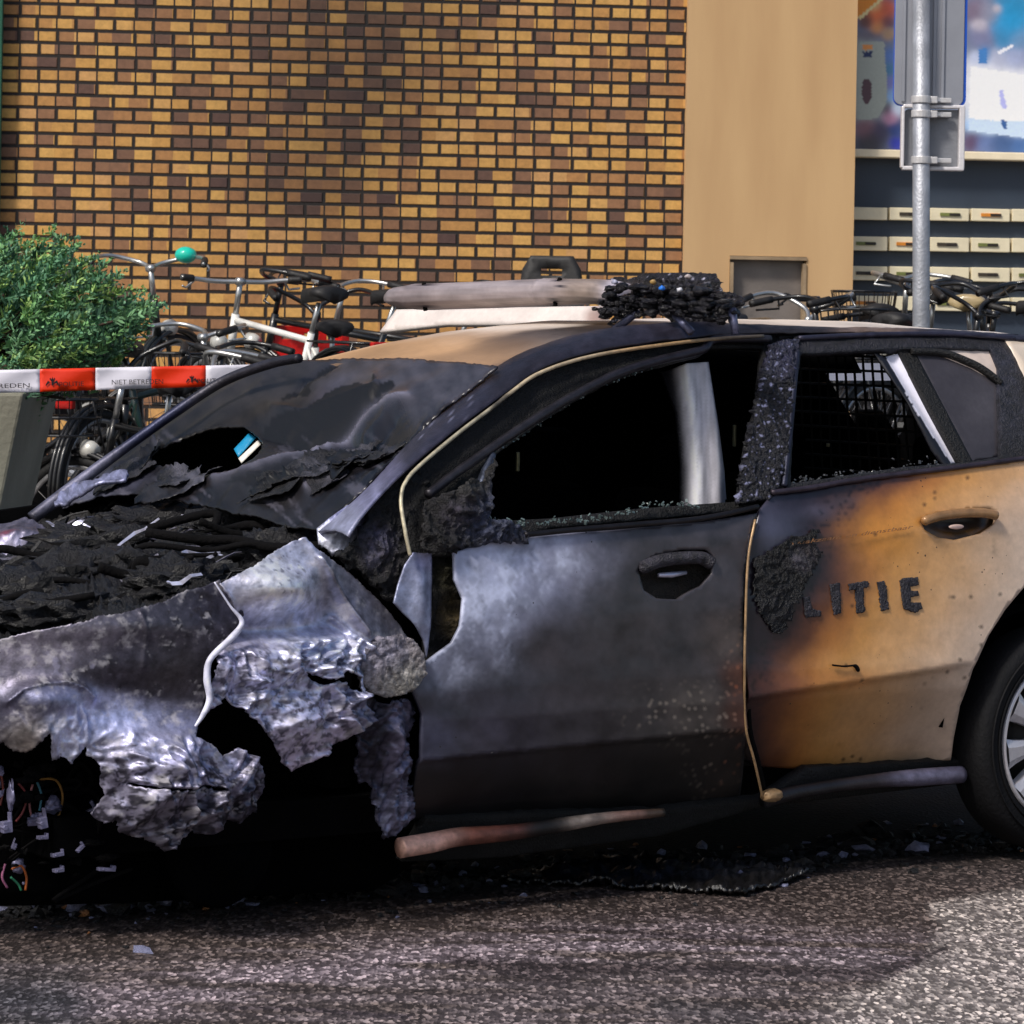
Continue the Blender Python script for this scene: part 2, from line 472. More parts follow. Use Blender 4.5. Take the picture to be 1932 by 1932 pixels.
# soot with painted shadow under the car, firewater and dried foam on the road, as the photograph shows where they lie
wob = P + np.stack([22 * fbm(P3, 1.6, 4), 9 * fbm(P3 + 9, 1.6, 4)], 1)
streak = fbm(P3 * [1.0, 5.5, 1], 1.4, 5, .6)
base = lin((84, 75, 72)); col = np.tile(base, (len(V), 1))
def mixin(c, k): 
    global col
    k = np.clip(k, 0, 1)[:, None]; col = col * (1 - k) + lin(c) * k
low = ss(1760, 1830, wob[:, 1])
pale = ss(-.25, .45, streak + .5 * fbm(P3 * [.5, 3, 1], .9, 3)) * ss(1735, 1800, wob[:, 1])
mixin((124, 114, 116), pale * .7)
lane = np.interp(wob[:, 0], [-200, 300, 900, 1300, 1700], [1930, 1880, 1790, 1770, 1800])
mixin((150, 138, 146), np.exp(-((wob[:, 1] - lane) / 34) ** 2) * ss(-.2, .5, streak + .3) * .7)
mixin((70, 62, 62), ss(.15, .6, fbm(P3 * [.7, 4.2, 1] + 31, 1.5, 4, .6)) * ss(1735, 1790, wob[:, 1]) * .45)
dry = ss(-18, 18, wob[:, 1] - np.interp(wob[:, 0], [-400, 1300, 1500, 1640, 1700, 1738, 1760, 1800, 2300], [2100, 1950, 1885, 1868, 1840, 1796, 1766, 1740, 1690]))
wedge = ss(-10, 14, wob[:, 1] - np.interp(wob[:, 0], [1600, 1742, 1800, 1932, 2400], [2000, 1706, 1697, 1672, 1650])) * ss(-14, 14, (wob[:, 0] - 1742) - (wob[:, 1] - 1706) * 1.25)
dry = np.maximum(dry * ss(1500, 1660, wob[:, 0]), wedge)
mixin((168, 160, 154), dry * .72)
for pl, wd, k, c in (([(860, 1810), (1060, 1828), (1300, 1832), (1600, 1838), (1690, 1822), (1780, 1785)], 12, .9, (62, 54, 56)),
                     ([(1000, 1755), (1250, 1760), (1500, 1778)], 5, .8, (74, 66, 70)),
                     ([(950, 1830), (1080, 1850)], 14, .8, (66, 58, 60)),
                     ([(420, 1905), (760, 1915)], 5, .75, (74, 66, 72)),
                     ([(-60, 1880), (120, 1890)], 60, .75, (58, 62, 68)),
                     ([(1240, 1905), (1420, 1925)], 20, .6, (84, 80, 82))):
    mixin(c, np.exp(-(seg_dist(wob, pl) / wd) ** 2) * k)
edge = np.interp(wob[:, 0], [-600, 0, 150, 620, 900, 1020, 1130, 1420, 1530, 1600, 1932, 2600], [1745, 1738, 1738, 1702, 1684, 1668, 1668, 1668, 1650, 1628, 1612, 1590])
soot_shade = 1 - ss(-14, 12, wob[:, 1] - edge + 6 * fbm(P3, 22, 3))  # black under the car: soot together with the car's shadow painted in
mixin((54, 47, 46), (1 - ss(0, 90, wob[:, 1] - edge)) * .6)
mixin((7, 7, 8), soot_shade * .99)
far_ = ~vis | (V[:, 1] > 11.5)
col[V[:, 1] > 13.2] = base * .9
col[~vis] = base
rough = np.clip(.72 - .18 * ss(0, 1, streak) - .25 * (1 - dry) * ss(1640, 1700, wob[:, 1]) * (1 - low) , .35, .95)
rough = np.where(soot_shade > .5, .85, rough)
i = np.arange((nx - 1) * (ny - 1)); q = i // (nx - 1) * nx + i % (nx - 1)
Fq = np.stack([q, q + 1, q + nx + 1, q + nx], 1)
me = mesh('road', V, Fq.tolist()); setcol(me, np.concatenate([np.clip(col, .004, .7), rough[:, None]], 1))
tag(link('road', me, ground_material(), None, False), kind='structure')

# the square behind: a low kerb and paving that rises gently to the building
WY = math.radians(6.0)
WD = 20.3
WN = np.array([math.sin(WY), -math.cos(WY), 0.0])              # the wall's outward normal
WT = np.array([math.cos(WY), math.sin(WY), 0.0])
W0 = np.array([0.0, WD, 0.0])
hit_wall = hit_world(W0, WN)
def wall_pt(s, out, z): return W0 + WT * s + WN * out + np.array([0, 0, z])
def wall_s(P, out=0.0):                                        # picture point -> (along the wall, height)
    h = hit_world(W0 + WN * out, WN); Q = h(P); return np.stack([(Q - W0) @ WT, Q[:, 2]], 1)
G0, G1, KERB = .13, .62, 6.9                                   # height at the kerb, at the wall, distance of the kerb from the wall
def apron_z(out): return G1 + (G0 - G1) * out / KERB
def ground_at(x, y):
    out = float((np.array([x, y, 0]) - W0) @ WN)
    return apron_z(out) if out < KERB else 0.0
m_pave = plain('paving', (122, 118, 116), .8, 0, .3, 2.2, .4, 30)
mb = MB()
a, b_, c_, d_ = wall_pt(-14, 0.0, G1), wall_pt(16, 0.0, G1), wall_pt(16, KERB, G0), wall_pt(-14, KERB, G0)
mb.add([a, b_, c_, d_], [(0, 3, 2, 1)])
tag(mb.build('paving', m_pave), kind='structure')
mb = MB()
for k in range(-14, 16):
    p = wall_pt(k + .5, KERB + .075, .065)
    mb.box(p, (.992, .15, .145), Matrix.Rotation(WY, 3, 'Z'))
tag(mb.build('kerb', plain('kerb_stone', (150, 146, 142), .8, 0, .2, 5, .4, 50), bevel=.012), kind='structure')

# ------------------------------------------------------------------ brick wall
def brick_material():
    m, nt, b = nmat('two_tone_brick')
    tc = N(nt, 'ShaderNodeTexCoord'); sx = N(nt, 'ShaderNodeSeparateXYZ'); nt.links.new(tc.outputs['Object'], sx.inputs[0])
    def mth(op, a, c=None, d=None):
        n = N(nt, 'ShaderNodeMath', operation=op)
        for k, v in enumerate((a, c, d)):
            if v is None: continue
            if isinstance(v, (int, float)): n.inputs[k].default_value = v
            else: nt.links.new(v, n.inputs[k])
        return n.outputs[0]
    BW, BH, MO = .2235, .0752, .0172
    zz = mth('DIVIDE', sx.outputs['Z'], BH); row = mth('FLOOR', zz); fz = mth('SUBTRACT', zz, row)
    odd = mth('MULTIPLY', mth('MODULO', mth('ADD', row, 200), 2), .5)
    wn0 = N(nt, 'ShaderNodeTexWhiteNoise', noise_dimensions='1D'); nt.links.new(row, wn0.inputs['W'])
    jit = mth('MULTIPLY', mth('SUBTRACT', wn0.outputs['Value'], .5), .09)
    uu = mth('ADD', mth('ADD', mth('DIVIDE', sx.outputs['X'], BW), odd), jit)
    cell = mth('FLOOR', uu); fu = mth('SUBTRACT', uu, cell)
    def rnd(ax, ay, s):
        cx_ = N(nt, 'ShaderNodeCombineXYZ')
        for k, v in enumerate((ax, ay, s)):
            if isinstance(v, (int, float)): cx_.inputs[k].default_value = v
            else: nt.links.new(v, cx_.inputs[k])
        wn = N(nt, 'ShaderNodeTexWhiteNoise', noise_dimensions='3D'); nt.links.new(cx_.outputs[0], wn.inputs['Vector'])
        return wn.outputs['Value']
    # a header pair now and then: half a brick wide
    hdr = mth('GREATER_THAN', rnd(cell, row, 5.0), .38)
    split = mth('MULTIPLY', hdr, mth('LESS_THAN', mth('ABSOLUTE', mth('SUBTRACT', fu, .5)), .022))
    eu = mth('MULTIPLY', mth('SUBTRACT', .5, mth('ABSOLUTE', mth('SUBTRACT', fu, .5))), BW)
    ez = mth('MULTIPLY', mth('SUBTRACT', .5, mth('ABSOLUTE', mth('SUBTRACT', fz, .5))), BH)
    n3 = N(nt, 'ShaderNodeTexNoise'); n3.inputs['Scale'].default_value = 55; nt.links.new(tc.outputs['Object'], n3.inputs['Vector'])
    ed = mth('ADD', mth('MINIMUM', eu, ez), mth('MULTIPLY', mth('SUBTRACT', n3.outputs['Fac'], .5), .004))
    mor = N(nt, 'ShaderNodeMapRange'); mor.inputs['From Min'].default_value = MO * .40; mor.inputs['From Max'].default_value = MO * .75
    nt.links.new(ed, mor.inputs['Value'])
    brick = mth('MULTIPLY', mor.outputs[0], mth('SUBTRACT', 1.0, split))
    # kiln bands: each brick carries two or three tones side by side
    band = mth('FLOOR', mth('MULTIPLY', mth('ADD', fu, mth('MULTIPLY', rnd(cell, row, 9.0), .12)), 2.0))
    r1 = rnd(cell, row, 1.0); r2 = rnd(mth('ADD', cell, mth('MULTIPLY', band, 31.7)), row, 2.0)
    big = N(nt, 'ShaderNodeTexNoise'); big.inputs['Scale'].default_value = .62; big.inputs['Detail'].default_value = 3
    mpn = N(nt, 'ShaderNodeMapping'); mpn.inputs['Location'].default_value = (3.1, 0, 1.2); mpn.inputs['Scale'].default_value = (1.0, 1, .6)
    nt.links.new(tc.outputs['Object'], mpn.inputs[0]); nt.links.new(mpn.outputs[0], big.inputs['Vector'])
    # a darker batch of bricks laid in the middle of the upper wall
    def gauss(cx0, cz0, rx, rz):
        dx = mth('DIVIDE', mth('SUBTRACT', sx.outputs['X'], cx0), rx); dz = mth('DIVIDE', mth('SUBTRACT', sx.outputs['Z'], cz0), rz)
        return mth('EXPONENT', mth('MULTIPLY', mth('ADD', mth('MULTIPLY', dx, dx), mth('MULTIPLY', dz, dz)), -1.0))
    dark = mth('ADD', mth('MULTIPLY', gauss(-1.0, 3.2, .55, .62), .10), mth('MULTIPLY', gauss(-1.2, 2.45, .38, .3), .05))
    t = mth('ADD', mth('MULTIPLY', r1, .20), mth('MULTIPLY', r2, .80))
    t = mth('SUBTRACT', mth('ADD', t, mth('MULTIPLY', mth('SUBTRACT', big.outputs['Fac'], .5), .22)), dark)
    rp = N(nt, 'ShaderNodeValToRGB'); e = rp.color_ramp.elements
    cols = ((0.0, (84, 60, 54)), (.12, (108, 78, 62)), (.22, (134, 96, 70)), (.32, (158, 112, 72)), (.44, (176, 126, 72)), (.56, (194, 144, 76)), (.74, (206, 158, 86)), (.92, (198, 148, 92)))
    e[0].position = cols[0][0]; e[0].color = (*lin(cols[0][1]), 1); e[1].position = cols[-1][0]; e[1].color = (*lin(cols[-1][1]), 1)
    for p_, c in cols[1:-1]:
        x = e.new(p_); x.color = (*lin(c), 1)
    nt.links.new(t, rp.inputs[0])
    n4 = N(nt, 'ShaderNodeTexNoise'); n4.inputs['Scale'].default_value = 26; n4.inputs['Detail'].default_value = 6; n4.inputs['Roughness'].default_value = .7
    nt.links.new(tc.outputs['Object'], n4.inputs['Vector'])
    mr = N(nt, 'ShaderNodeMapRange'); mr.inputs['From Min'].default_value = .3; mr.inputs['From Max'].default_value = .7; mr.inputs['To Min'].default_value = .78; mr.inputs['To Max'].default_value = 1.2
    nt.links.new(n4.outputs['Fac'], mr.inputs['Value'])
    sc = N(nt, 'ShaderNodeVectorMath', operation='SCALE'); nt.links.new(rp.outputs[0], sc.inputs[0]); nt.links.new(mr.outputs[0], sc.inputs['Scale'])
    mx = N(nt, 'ShaderNodeMixRGB'); mx.inputs[1].default_value = (*lin((30, 22, 18)), 1)
    nt.links.new(brick, mx.inputs[0]); nt.links.new(sc.outputs[0], mx.inputs[2])
    # an old soot and damp stain on the upper wall
    sn = N(nt, 'ShaderNodeTexNoise'); sn.inputs['Scale'].default_value = 1.6; sn.inputs['Detail'].default_value = 6; nt.links.new(tc.outputs['Object'], sn.inputs['Vector'])
    st = mth('MULTIPLY', mth('ADD', mth('MULTIPLY', gauss(-.95, 3.3, .80, .85), .66), mth('MULTIPLY', gauss(-1.25, 2.35, .45, .35), .34)), mth('ADD', mth('MULTIPLY', sn.outputs['Fac'], 1.5), .15))
    dk = N(nt, 'ShaderNodeVectorMath', operation='SCALE'); nt.links.new(mx.outputs[0], dk.inputs[0]); nt.links.new(mth('MAXIMUM', mth('SUBTRACT', 1.0, st), .25), dk.inputs['Scale'])
    nt.links.new(dk.outputs[0], b.inputs['Base Color'])
    b.inputs['Roughness'].default_value = .75
    hh = mth('ADD', brick, mth('MULTIPLY', n4.outputs['Fac'], .25))
    add_bump(nt, b, hh, .9, .008)
    return m
def wall_obj(name, mb, mat, bevel=0.0, smooth=False, parent=None):
    """Things on the facade keep their own frame: x along the wall, y into it, z up."""
    o = mb.build(name, mat, parent, smooth, bevel)
    if parent is None:
        o.location = tuple(W0); o.rotation_euler = (0, 0, WY)
    return o
def ws(px, py, out=0.0):
    r = wall_s(np.array([(px, py)], float), out)[0]; return float(r[0]), float(r[1])
S_L = ws(3, 250)[0]; S_P0 = ws(1292, 250)[0]; S_P1 = ws(1614, 250, .05)[0]
mb = MB(); mb.box(((S_L + S_P0) / 2, .15, 3.4), (S_P0 - S_L, .30, 6.8))
tag(wall_obj('brick_wall', mb, brick_material()), 'wall of yellow and brown two tone bricks behind the bicycles', 'wall')
mb = MB(); mb.box((S_L - .06, .02, 3.4), (.12, .26, 6.8))
tag(wall_obj('door_post', mb, plain('green_paint', (28, 82, 62), .5, 0, .2), .006), 'dark green painted post at the left end of the brick wall', 'post')
mb = MB(); mb.box((S_L - 3.0, .18, 3.4), (5.75, .30, 6.8))
tag(wall_obj('side_wall', mb, plain('side_render', (120, 116, 108), .8)), 'plain grey wall beyond the green post', 'wall')
# rendered pier
pier = empty('rendered_pier'); pier.location = tuple(W0); pier.rotation_euler = (0, 0, WY)
tag(pier, 'smooth sand coloured rendered pier between the brick wall and the letterboxes', 'pier')
hx0, hz1 = ws(1377, 482, .05); hx1 = ws(1522, 482, .05)[0]
mb = MB()
x0, x1, yf, yb = S_P0, S_P1, -.05, .35
for xa, xb, za, zb in ((x0, hx0, 0, 6.8), (hx1, x1, 0, 6.8), (hx0, hx1, hz1, 6.8)):
    mb.box(((xa + xb) / 2, (yf + yb) / 2, (za + zb) / 2), (xb - xa, yb - yf, zb - za))
m_rend, ntr, br = nmat('sand_render')
tc = N(ntr, 'ShaderNodeTexCoord'); mpg = N(ntr, 'ShaderNodeMapping'); mpg.inputs['Scale'].default_value = (2.2, 1, .35)
ntr.links.new(tc.outputs['Object'], mpg.inputs[0])
n1 = N(ntr, 'ShaderNodeTexNoise'); n1.inputs['Scale'].default_value = 2.0; n1.inputs['Detail'].default_value = 7; ntr.links.new(mpg.outputs[0], n1.inputs['Vector'])
rp = N(ntr, 'ShaderNodeValToRGB'); rp.color_ramp.elements[0].position = .32; rp.color_ramp.elements[0].color = (*lin((188, 151, 107)), 1)
rp.color_ramp.elements[1].position = .68; rp.color_ramp.elements[1].color = (*lin((200, 164, 118)), 1)
ntr.links.new(n1.outputs['Fac'], rp.inputs[0]); ntr.links.new(rp.outputs[0], br.inputs['Base Color']); br.inputs['Roughness'].default_value = .8
n2 = N(ntr, 'ShaderNodeTexNoise'); n2.inputs['Scale'].default_value = 140; ntr.links.new(tc.outputs['Object'], n2.inputs['Vector']); add_bump(ntr, br, n2.outputs['Fac'], .25, .004)
mb.build('render_coat', m_rend, pier)
mb = MB(); mb.box(((hx0 + hx1) / 2, .06, hz1 / 2), (hx1 - hx0 - .012, .08, hz1 - .012))
mb.build('hatch', plain('grey_hatch', (118, 110, 104), .5, .2, .15), pier, bevel=.004)
mb = MB(); mb.box((hx0 + .012, -.032, hz1 / 2 - .02), (.02, .06, hz1 - .04)); mb.box((hx1 - .012, -.032, hz1 / 2 - .02), (.02, .06, hz1 - .04)); mb.box(((hx0 + hx1) / 2, -.032, hz1 - .012), (hx1 - hx0, .06, .02))
mb.build('hatch_frame', plain('hatch_frame', (150, 128, 100), .6), pier)

# ------------------------------------------------------------------ letterboxes, ledge and poster on the recessed wall
REC = -.25                                                     # how far the lobby wall stands back (behind the facade)
def rs(px, py, extra=0.0): return ws(px, py, REC + extra)
S_R = S_P1 + 5.0
mb = MB(); mb.box(((S_P1 + S_R) / 2 - .1, .45, 3.4), (S_R - S_P1 + .4, .30, 6.8))
tag(wall_obj('lobby_wall', mb, plain('slate_panel', (50, 60, 74), .5, 0, .12, 3)), 'dark slate blue wall to the right of the sand coloured pier', 'wall')
zt = rs(1700, 284)[1]; zb = rs(1700, 299)[1]
mb = MB(); mb.box(((S_P1 + S_R) / 2, .235, (zt + zb) / 2), (S_R - S_P1, .13, zt - zb))
tag(wall_obj('ledge', mb, plain('cream_ledge', (238, 222, 190), .5, 0, .08), .006), 'cream ledge running under the coloured poster', 'ledge')
m_box = plain('letterbox_cream', (226, 214, 182), .45, 0, .08)
m_slot = plain('letterbox_slot', (40, 34, 28), .6); m_lab = plain('name_plate_orange', (206, 128, 40), .5, raw=False); m_lab2 = plain('name_plate_dark', (60, 52, 40), .5)
m_lab3 = plain('name_plate_green', (110, 116, 60), .5)
bank = empty('letterbox_bank'); bank.location = tuple(W0); bank.rotation_euler = (0, 0, WY)
tag(bank, 'bank of cream letterbox fronts in rows on the slate blue wall', 'letterboxes')
colx = [1600, 1676, 1752.5, 1830, 1907, 1983, 2060]
rows = [(391, 416), (446, 474), (502, 530), (558, 586)]
for r_, (ya, yb_) in enumerate(rows):
    for c_ in range(6):
        xa, za = rs(colx[c_] + 2.5, ya + (colx[c_] - 1640) * .012); xb, zb = rs(colx[c_ + 1] - 2.5, yb_ + (colx[c_] - 1640) * .012)
        xa = max(xa, S_P1 + .01)
        mb = MB(); mb.box(((xa + xb) / 2, .27, (za + zb) / 2), (xb - xa, .06, za - zb))
        f = mb.build('letterbox', m_box, bank, bevel=.004)
        if (r_, c_) in ((0, 0), (2, 2), (0, 4), (1, 4), (3, 1)): continue
        mm = (m_lab, m_lab2, m_lab3)[(r_ * 2 + c_) % 3]
        cxm = xa + (xb - xa) * (.5 if r_ == 0 else .42)
        mb = MB(); mb.box((cxm, .236, (za + zb) / 2), ((xb - xa) * .50, .008, .020)); mb.build('name_plate', mm, f)
        mb = MB(); mb.box((cxm + .03, .232, (za + zb) / 2), ((xb - xa) * .28, .006, .015)); mb.build('slot', m_slot, f)
# poster: an unidentified colourful print, kept as patches of colour
pz1 = rs(1700, 284)[1]; pz0 = pz1
POST = -.29
def hit_post(P):
    P = np.asarray(P, float); s = wall_s(P, POST); 
    return np.stack([s[:, 0], np.full(len(P), -(POST)), s[:, 1]], 1)
hit_post.nrm = np.array([0, -1, 0])
def L_(x, y): return Z(rL, (x, y))[0]
sp = []
def spot(x, y, r, c, ry=None):
    X, Y = L_(x, y); sp.append((X, Y, r * .1734, c, .3, (ry or r) * .1734))
spot(180, 40, 90, (255, 140, 30)); spot(300, 60, 60, (255, 215, 140), 50); spot(200, 210, 60, (110, 60, 45)); spot(330, 160, 90, (250, 120, 40)); spot(430, 90, 70, (225, 100, 60))
spot(230, 380, 90, (120, 110, 125), 50); spot(330, 290, 60, (235, 160, 90)); spot(420, 230, 60, (120, 70, 80)); spot(450, 370, 50, (200, 160, 120))
spot(200, 560, 110, (178, 182, 172)); spot(200, 780, 130, (176, 184, 174)); spot(260, 1000, 150, (172, 184, 172)); spot(190, 1180, 110, (176, 182, 170)); spot(380, 1100, 70, (160, 172, 162), 120)
spot(230, 515, 42, (250, 150, 70), 25); spot(230, 590, 42, (30, 50, 100), 30); spot(222, 990, 48, (92, 62, 72), 110)
spot(470, 620, 60, (90, 130, 200)); spot(460, 760, 60, (60, 130, 170)); spot(470, 900, 60, (120, 120, 200), 80); spot(490, 1040, 60, (140, 190, 250)); spot(560, 1180, 60, (220, 235, 255)); spot(440, 1180, 50, (70, 40, 70))
spot(480, 1270, 70, (210, 150, 180)); spot(200, 1400, 90, (150, 100, 110)); spot(350, 1440, 90, (70, 60, 90)); spot(250, 1560, 110, (60, 50, 50)); spot(540, 1400, 70, (30, 60, 130)); spot(560, 1560, 60, (40, 50, 180))
spot(1420, 120, 90, (130, 110, 130)); spot(1540, 140, 90, (150, 150, 170)); spot(1640, 110, 40, (215, 195, 195)); spot(1830, 60, 140, (20, 140, 190)); spot(1780, 240, 140, (10, 160, 220)); spot(1450, 280, 60, (210, 200, 210)); spot(1700, 380, 110, (60, 140, 190)); spot(1480, 400, 90, (130, 130, 165)); spot(1880, 420, 90, (110, 150, 190))
spot(1490, 600, 50, (70, 130, 190), 90); spot(1420, 650, 60, (200, 210, 240)); spot(1640, 640, 90, (190, 195, 220)); spot(1820, 620, 100, (170, 180, 215))
for q in ((1450, 850), (1650, 900), (1850, 950), (1450, 1050), (1650, 1100), (1850, 1150)): spot(*q, 150, (250, 250, 255))
spot(1700, 1110, 35, (190, 190, 245), 90); spot(1450, 1240, 120, (225, 238, 255), 80); spot(1800, 1280, 150, (215, 228, 255), 60); spot(1400, 1350, 90, (180, 215, 255), 50); spot(1560, 1420, 120, (205, 230, 255), 50); spot(1850, 1450, 100, (200, 222, 255), 50); spot(1720, 1350, 30, (70, 110, 160), 50); spot(1740, 1430, 18, (240, 140, 130), 30)
spot(1380, 1540, 70, (90, 60, 90)); spot(1500, 1560, 90, (100, 120, 170)); spot(1700, 1580, 120, (60, 90, 140)); spot(1880, 1590, 100, (70, 110, 170)); spot(900, 300, 200, (90, 110, 150)); spot(900, 900, 250, (160, 180, 200)); spot(900, 1400, 200, (70, 80, 120))
pzr = (zt + .002)
x0 = S_P1 - .02
PP = [(x, y) for x, y in (w2p(np.array([wall_pt(x0, POST, 4.6), wall_pt(S_R, POST, 4.6), wall_pt(S_R, POST, pzr), wall_pt(x0, POST, pzr)]))).tolist()]
_pp0 = painter((120, 130, 160), sp, 4, .3, .05, .05)
def post_paint(P, V):
    c = _pp0(P, V)
    for pl, cc in ((Z(rL, (120, 0), (345, 0), (120, 190)), (255, 150, 40)), (Z(rL, (345, 0), (400, 0), (150, 215), (120, 190)), (255, 224, 160)), (Z(rL, (140, 462), (412, 455), (420, 640), (445, 900), (430, 1130), (345, 1290), (120, 1305), (120, 600)), (178, 184, 174)),
                   (Z(rL, (180, 490), (280, 490), (285, 545), (180, 545)), (252, 160, 84)), (Z(rL, (175, 565), (280, 560), (270, 620), (190, 620)), (28, 46, 96)), ([(L_(222 + 56 * math.cos(t), 990 + 140 * math.sin(t))) for t in np.linspace(0, 6.283, 24)], (92, 62, 72)),
                   (Z(rL, (1350, 720), (1932, 812), (2400, 860), (2400, 1330), (1932, 1345), (1330, 1290)), (250, 250, 255)), (Z(rL, (1330, 1300), (2400, 1345), (2400, 1500), (1932, 1500), (1330, 1420)), (206, 226, 255)), (Z(rL, (1660, 980), (1700, 985), (1752, 1190), (1690, 1180)), (186, 188, 244)), (Z(rL, (1440, 540), (1530, 520), (1530, 690), (1440, 700)), (70, 130, 196)), (Z(rL, (1640, 560), (1810, 480), (1820, 510), (1660, 600)), (240, 240, 250)), (Z(rL, (1680, 1310), (1750, 1310), (1745, 1400), (1700, 1400)), (60, 100, 160))):
        k = inside(P, pl); c[k, :3] = lin(cc) * (1 + .06 * fbm(np.concatenate([P[k], 0 * P[k, :1]], 1), .2, 3))[:, None] if k.any() else 0
    return np.clip(c, .002, .93)
o = panel('poster', PP, hit_post, M_PRINT, None, 3.4, paint=post_paint, thick=.004, eye=(0, -20, 0))
o.location = tuple(W0); o.rotation_euler = (0, 0, WY)
tag(o, 'large glossy poster of orange, blue and white shapes above the cream ledge', 'poster')

# ------------------------------------------------------------------ traffic sign seen from behind
SD = 15.0
sg = empty('traffic_sign'); pxy = depth([(1738, 600)], SD)[0]
sg.location = (pxy[0], pxy[1], ground_at(pxy[0], pxy[1])); gz = sg.location[2]
tag(sg, 'grey backed traffic sign with blue edge on a galvanised pole', 'traffic sign')
def sl_(px, py, Y=SD):
    q = depth([(px, py)], Y)[0]; return Vector((q[0] - pxy[0], q[1] - pxy[1], q[2] - gz))
m_galv = plain('galvanised', (160, 162, 168), .5, .5, .22, 12, .3, 90)
m_back = plain('sign_back', (150, 152, 160), .45, .35, .08, 5, .05)
m_blue = plain('sign_blue_edge', (10, 80, 190), .35, 0, .1)
m_clamp = plain('clamp_metal', (205, 202, 202), .4, .4, .12, 20)
R_ = 16.4 / F * SD
mb = MB(); top = sl_(1738, -120); bot = sl_(1738, 600); dx = (top.x - bot.x) / (top.z - bot.z)
mb.tube([(bot.x - dx * bot.z, 0, 0), bot, top], R_, 20); mb.build('pole', m_galv, sg, True)
ya = .055
def plate(name, x0, x1, y0, y1, rad, yy, th, mat, par):
    a = sl_(x0, y1); b = sl_(x1, y0); q = rad / F * SD
    import bmesh
    pts = []
    for cxx, czz, s in ((b.x - q, b.z - q, 0), (a.x + q, b.z - q, 90), (a.x + q, a.z + q, 180), (b.x - q, a.z + q, 270)):
        for k in range(7):
            an = math.radians(s + k * 15); pts.append((cxx + q * math.cos(an), czz + q * math.sin(an)))
    n = len(pts); Vv = [(x, yy, z) for x, z in pts] + [(x, yy + th, z) for x, z in pts]
    mb = MB(); mb.add(Vv, [tuple(range(n)), tuple(range(2 * n - 1, n - 1, -1))] + [(k, n + k, n + (k + 1) % n, (k + 1) % n) for k in range(n)])
    return mb.build(name, mat, par, bevel=.002)
pl = plate('sign_plate', 1689, 1826, -120, 196, 14, ya, .006, m_back, sg)
plate('sign_face', 1687.5, 1831.5, -121, 198, 15, ya + .007, .010, m_blue, pl)
mb = MB()
for px in (1706, 1764, 1780):
    a = sl_(px, 190); b = sl_(px, -110); mb.box((a.x, ya - .006, (a.z + b.z) / 2), (.012, .012, b.z - a.z))
mb.build('channel', m_back, pl)
for k, (yc, wd_) in enumerate(((188, 30), (215, 34), (302, 34))):
    a = sl_(1738, yc); mb = MB()
    mb.tube([(a.x, 0, a.z - .016), (a.x, 0, a.z + .016)], R_ + .006, 20)
    mb.box((a.x + .085, .03, a.z), (.10, .022, .022)); mb.box((a.x + .055, .01, a.z), (.03, .05, .03))
    cl = mb.build('clamp', m_clamp, sg, False, .003)
    mb = MB(); mb.tube([(a.x + .075, -.012, a.z), (a.x + .075, .04, a.z)], .009, 6); mb.build('bolt', m_galv, cl)
p2 = plate('lower_sign_plate', 1708, 1820, 206, 312, 8, ya + .01, .006, plain('lower_sign_back', (128, 130, 136), .5, .3, .1), sg)
a = sl_(1704, 316); b = sl_(1823, 201); mb = MB()
mb.box(((a.x + b.x) / 2, ya, b.z), (b.x - a.x, .05, .016)); mb.box(((a.x + b.x) / 2, ya, a.z), (b.x - a.x, .05, .018))
mb.box((a.x, ya, (a.z + b.z) / 2), (.014, .05, b.z - a.z)); mb.box((b.x - .012, ya, (a.z + b.z) / 2), (.026, .05, b.z - a.z))
mb.build('rim_frame', plain('rim_white', (222, 218, 220), .4, .2, .08), p2, False, .005)

# ------------------------------------------------------------------ planter and juniper
PD = 13.3
pc = depth([(-140, 742)], PD)[0]; pg = ground_at(pc[0], pc[1] - .3)
zt_ = float(depth([(60, 742)], PD - .5)[0][2])
pl_ = empty('planter', (pc[0], pc[1], max(pg, 0)))
tag(pl_, 'tapering grey concrete planter holding the juniper beside the wreck', 'planter')
hz = zt_ - max(pg, 0)
q = depth([(112, 742)], PD + .5)[0]; tw = q[0] - pc[0]
bw = tw - .26
m_conc = plain('weathered_concrete', (128, 126, 112), .85, 0, .22, 2.5, .35, 40)
mb = MB(); t = .07
out_t = [(-tw, -.5), (tw, -.5), (tw, .5), (-tw, .5)]; out_b = [(-bw, -.36), (bw, -.36), (bw, .36), (-bw, .36)]
in_t = [(-tw + t, -.5 + t), (tw - t, -.5 + t), (tw - t, .5 - t), (-tw + t, .5 - t)]
Vv = [(x, y, 0) for x, y in out_b] + [(x, y, hz) for x, y in out_t] + [(x, y, hz) for x, y in in_t] + [(x * .9, y * .9, hz * .6) for x, y in in_t]
Fc = [(3, 2, 1, 0)] + [(k, (k + 1) % 4, 4 + (k + 1) % 4, 4 + k) for k in range(4)] + [(4 + k, 4 + (k + 1) % 4, 8 + (k + 1) % 4, 8 + k) for k in range(4)] + [(8 + k, 8 + (k + 1) % 4, 12 + (k + 1) % 4, 12 + k) for k in range(4)] + [(12, 13, 14, 15)]
mb.add(Vv, Fc); mb.build('shell', m_conc, pl_, bevel=.012)
mb = MB(); mb.add([(x * .93, y * .93, hz - .07) for x, y in in_t], [(0, 1, 2, 3)]); mb.build('soil', plain('soil', (52, 42, 34), .9, 0, .4, 10, .8, 40), pl_)

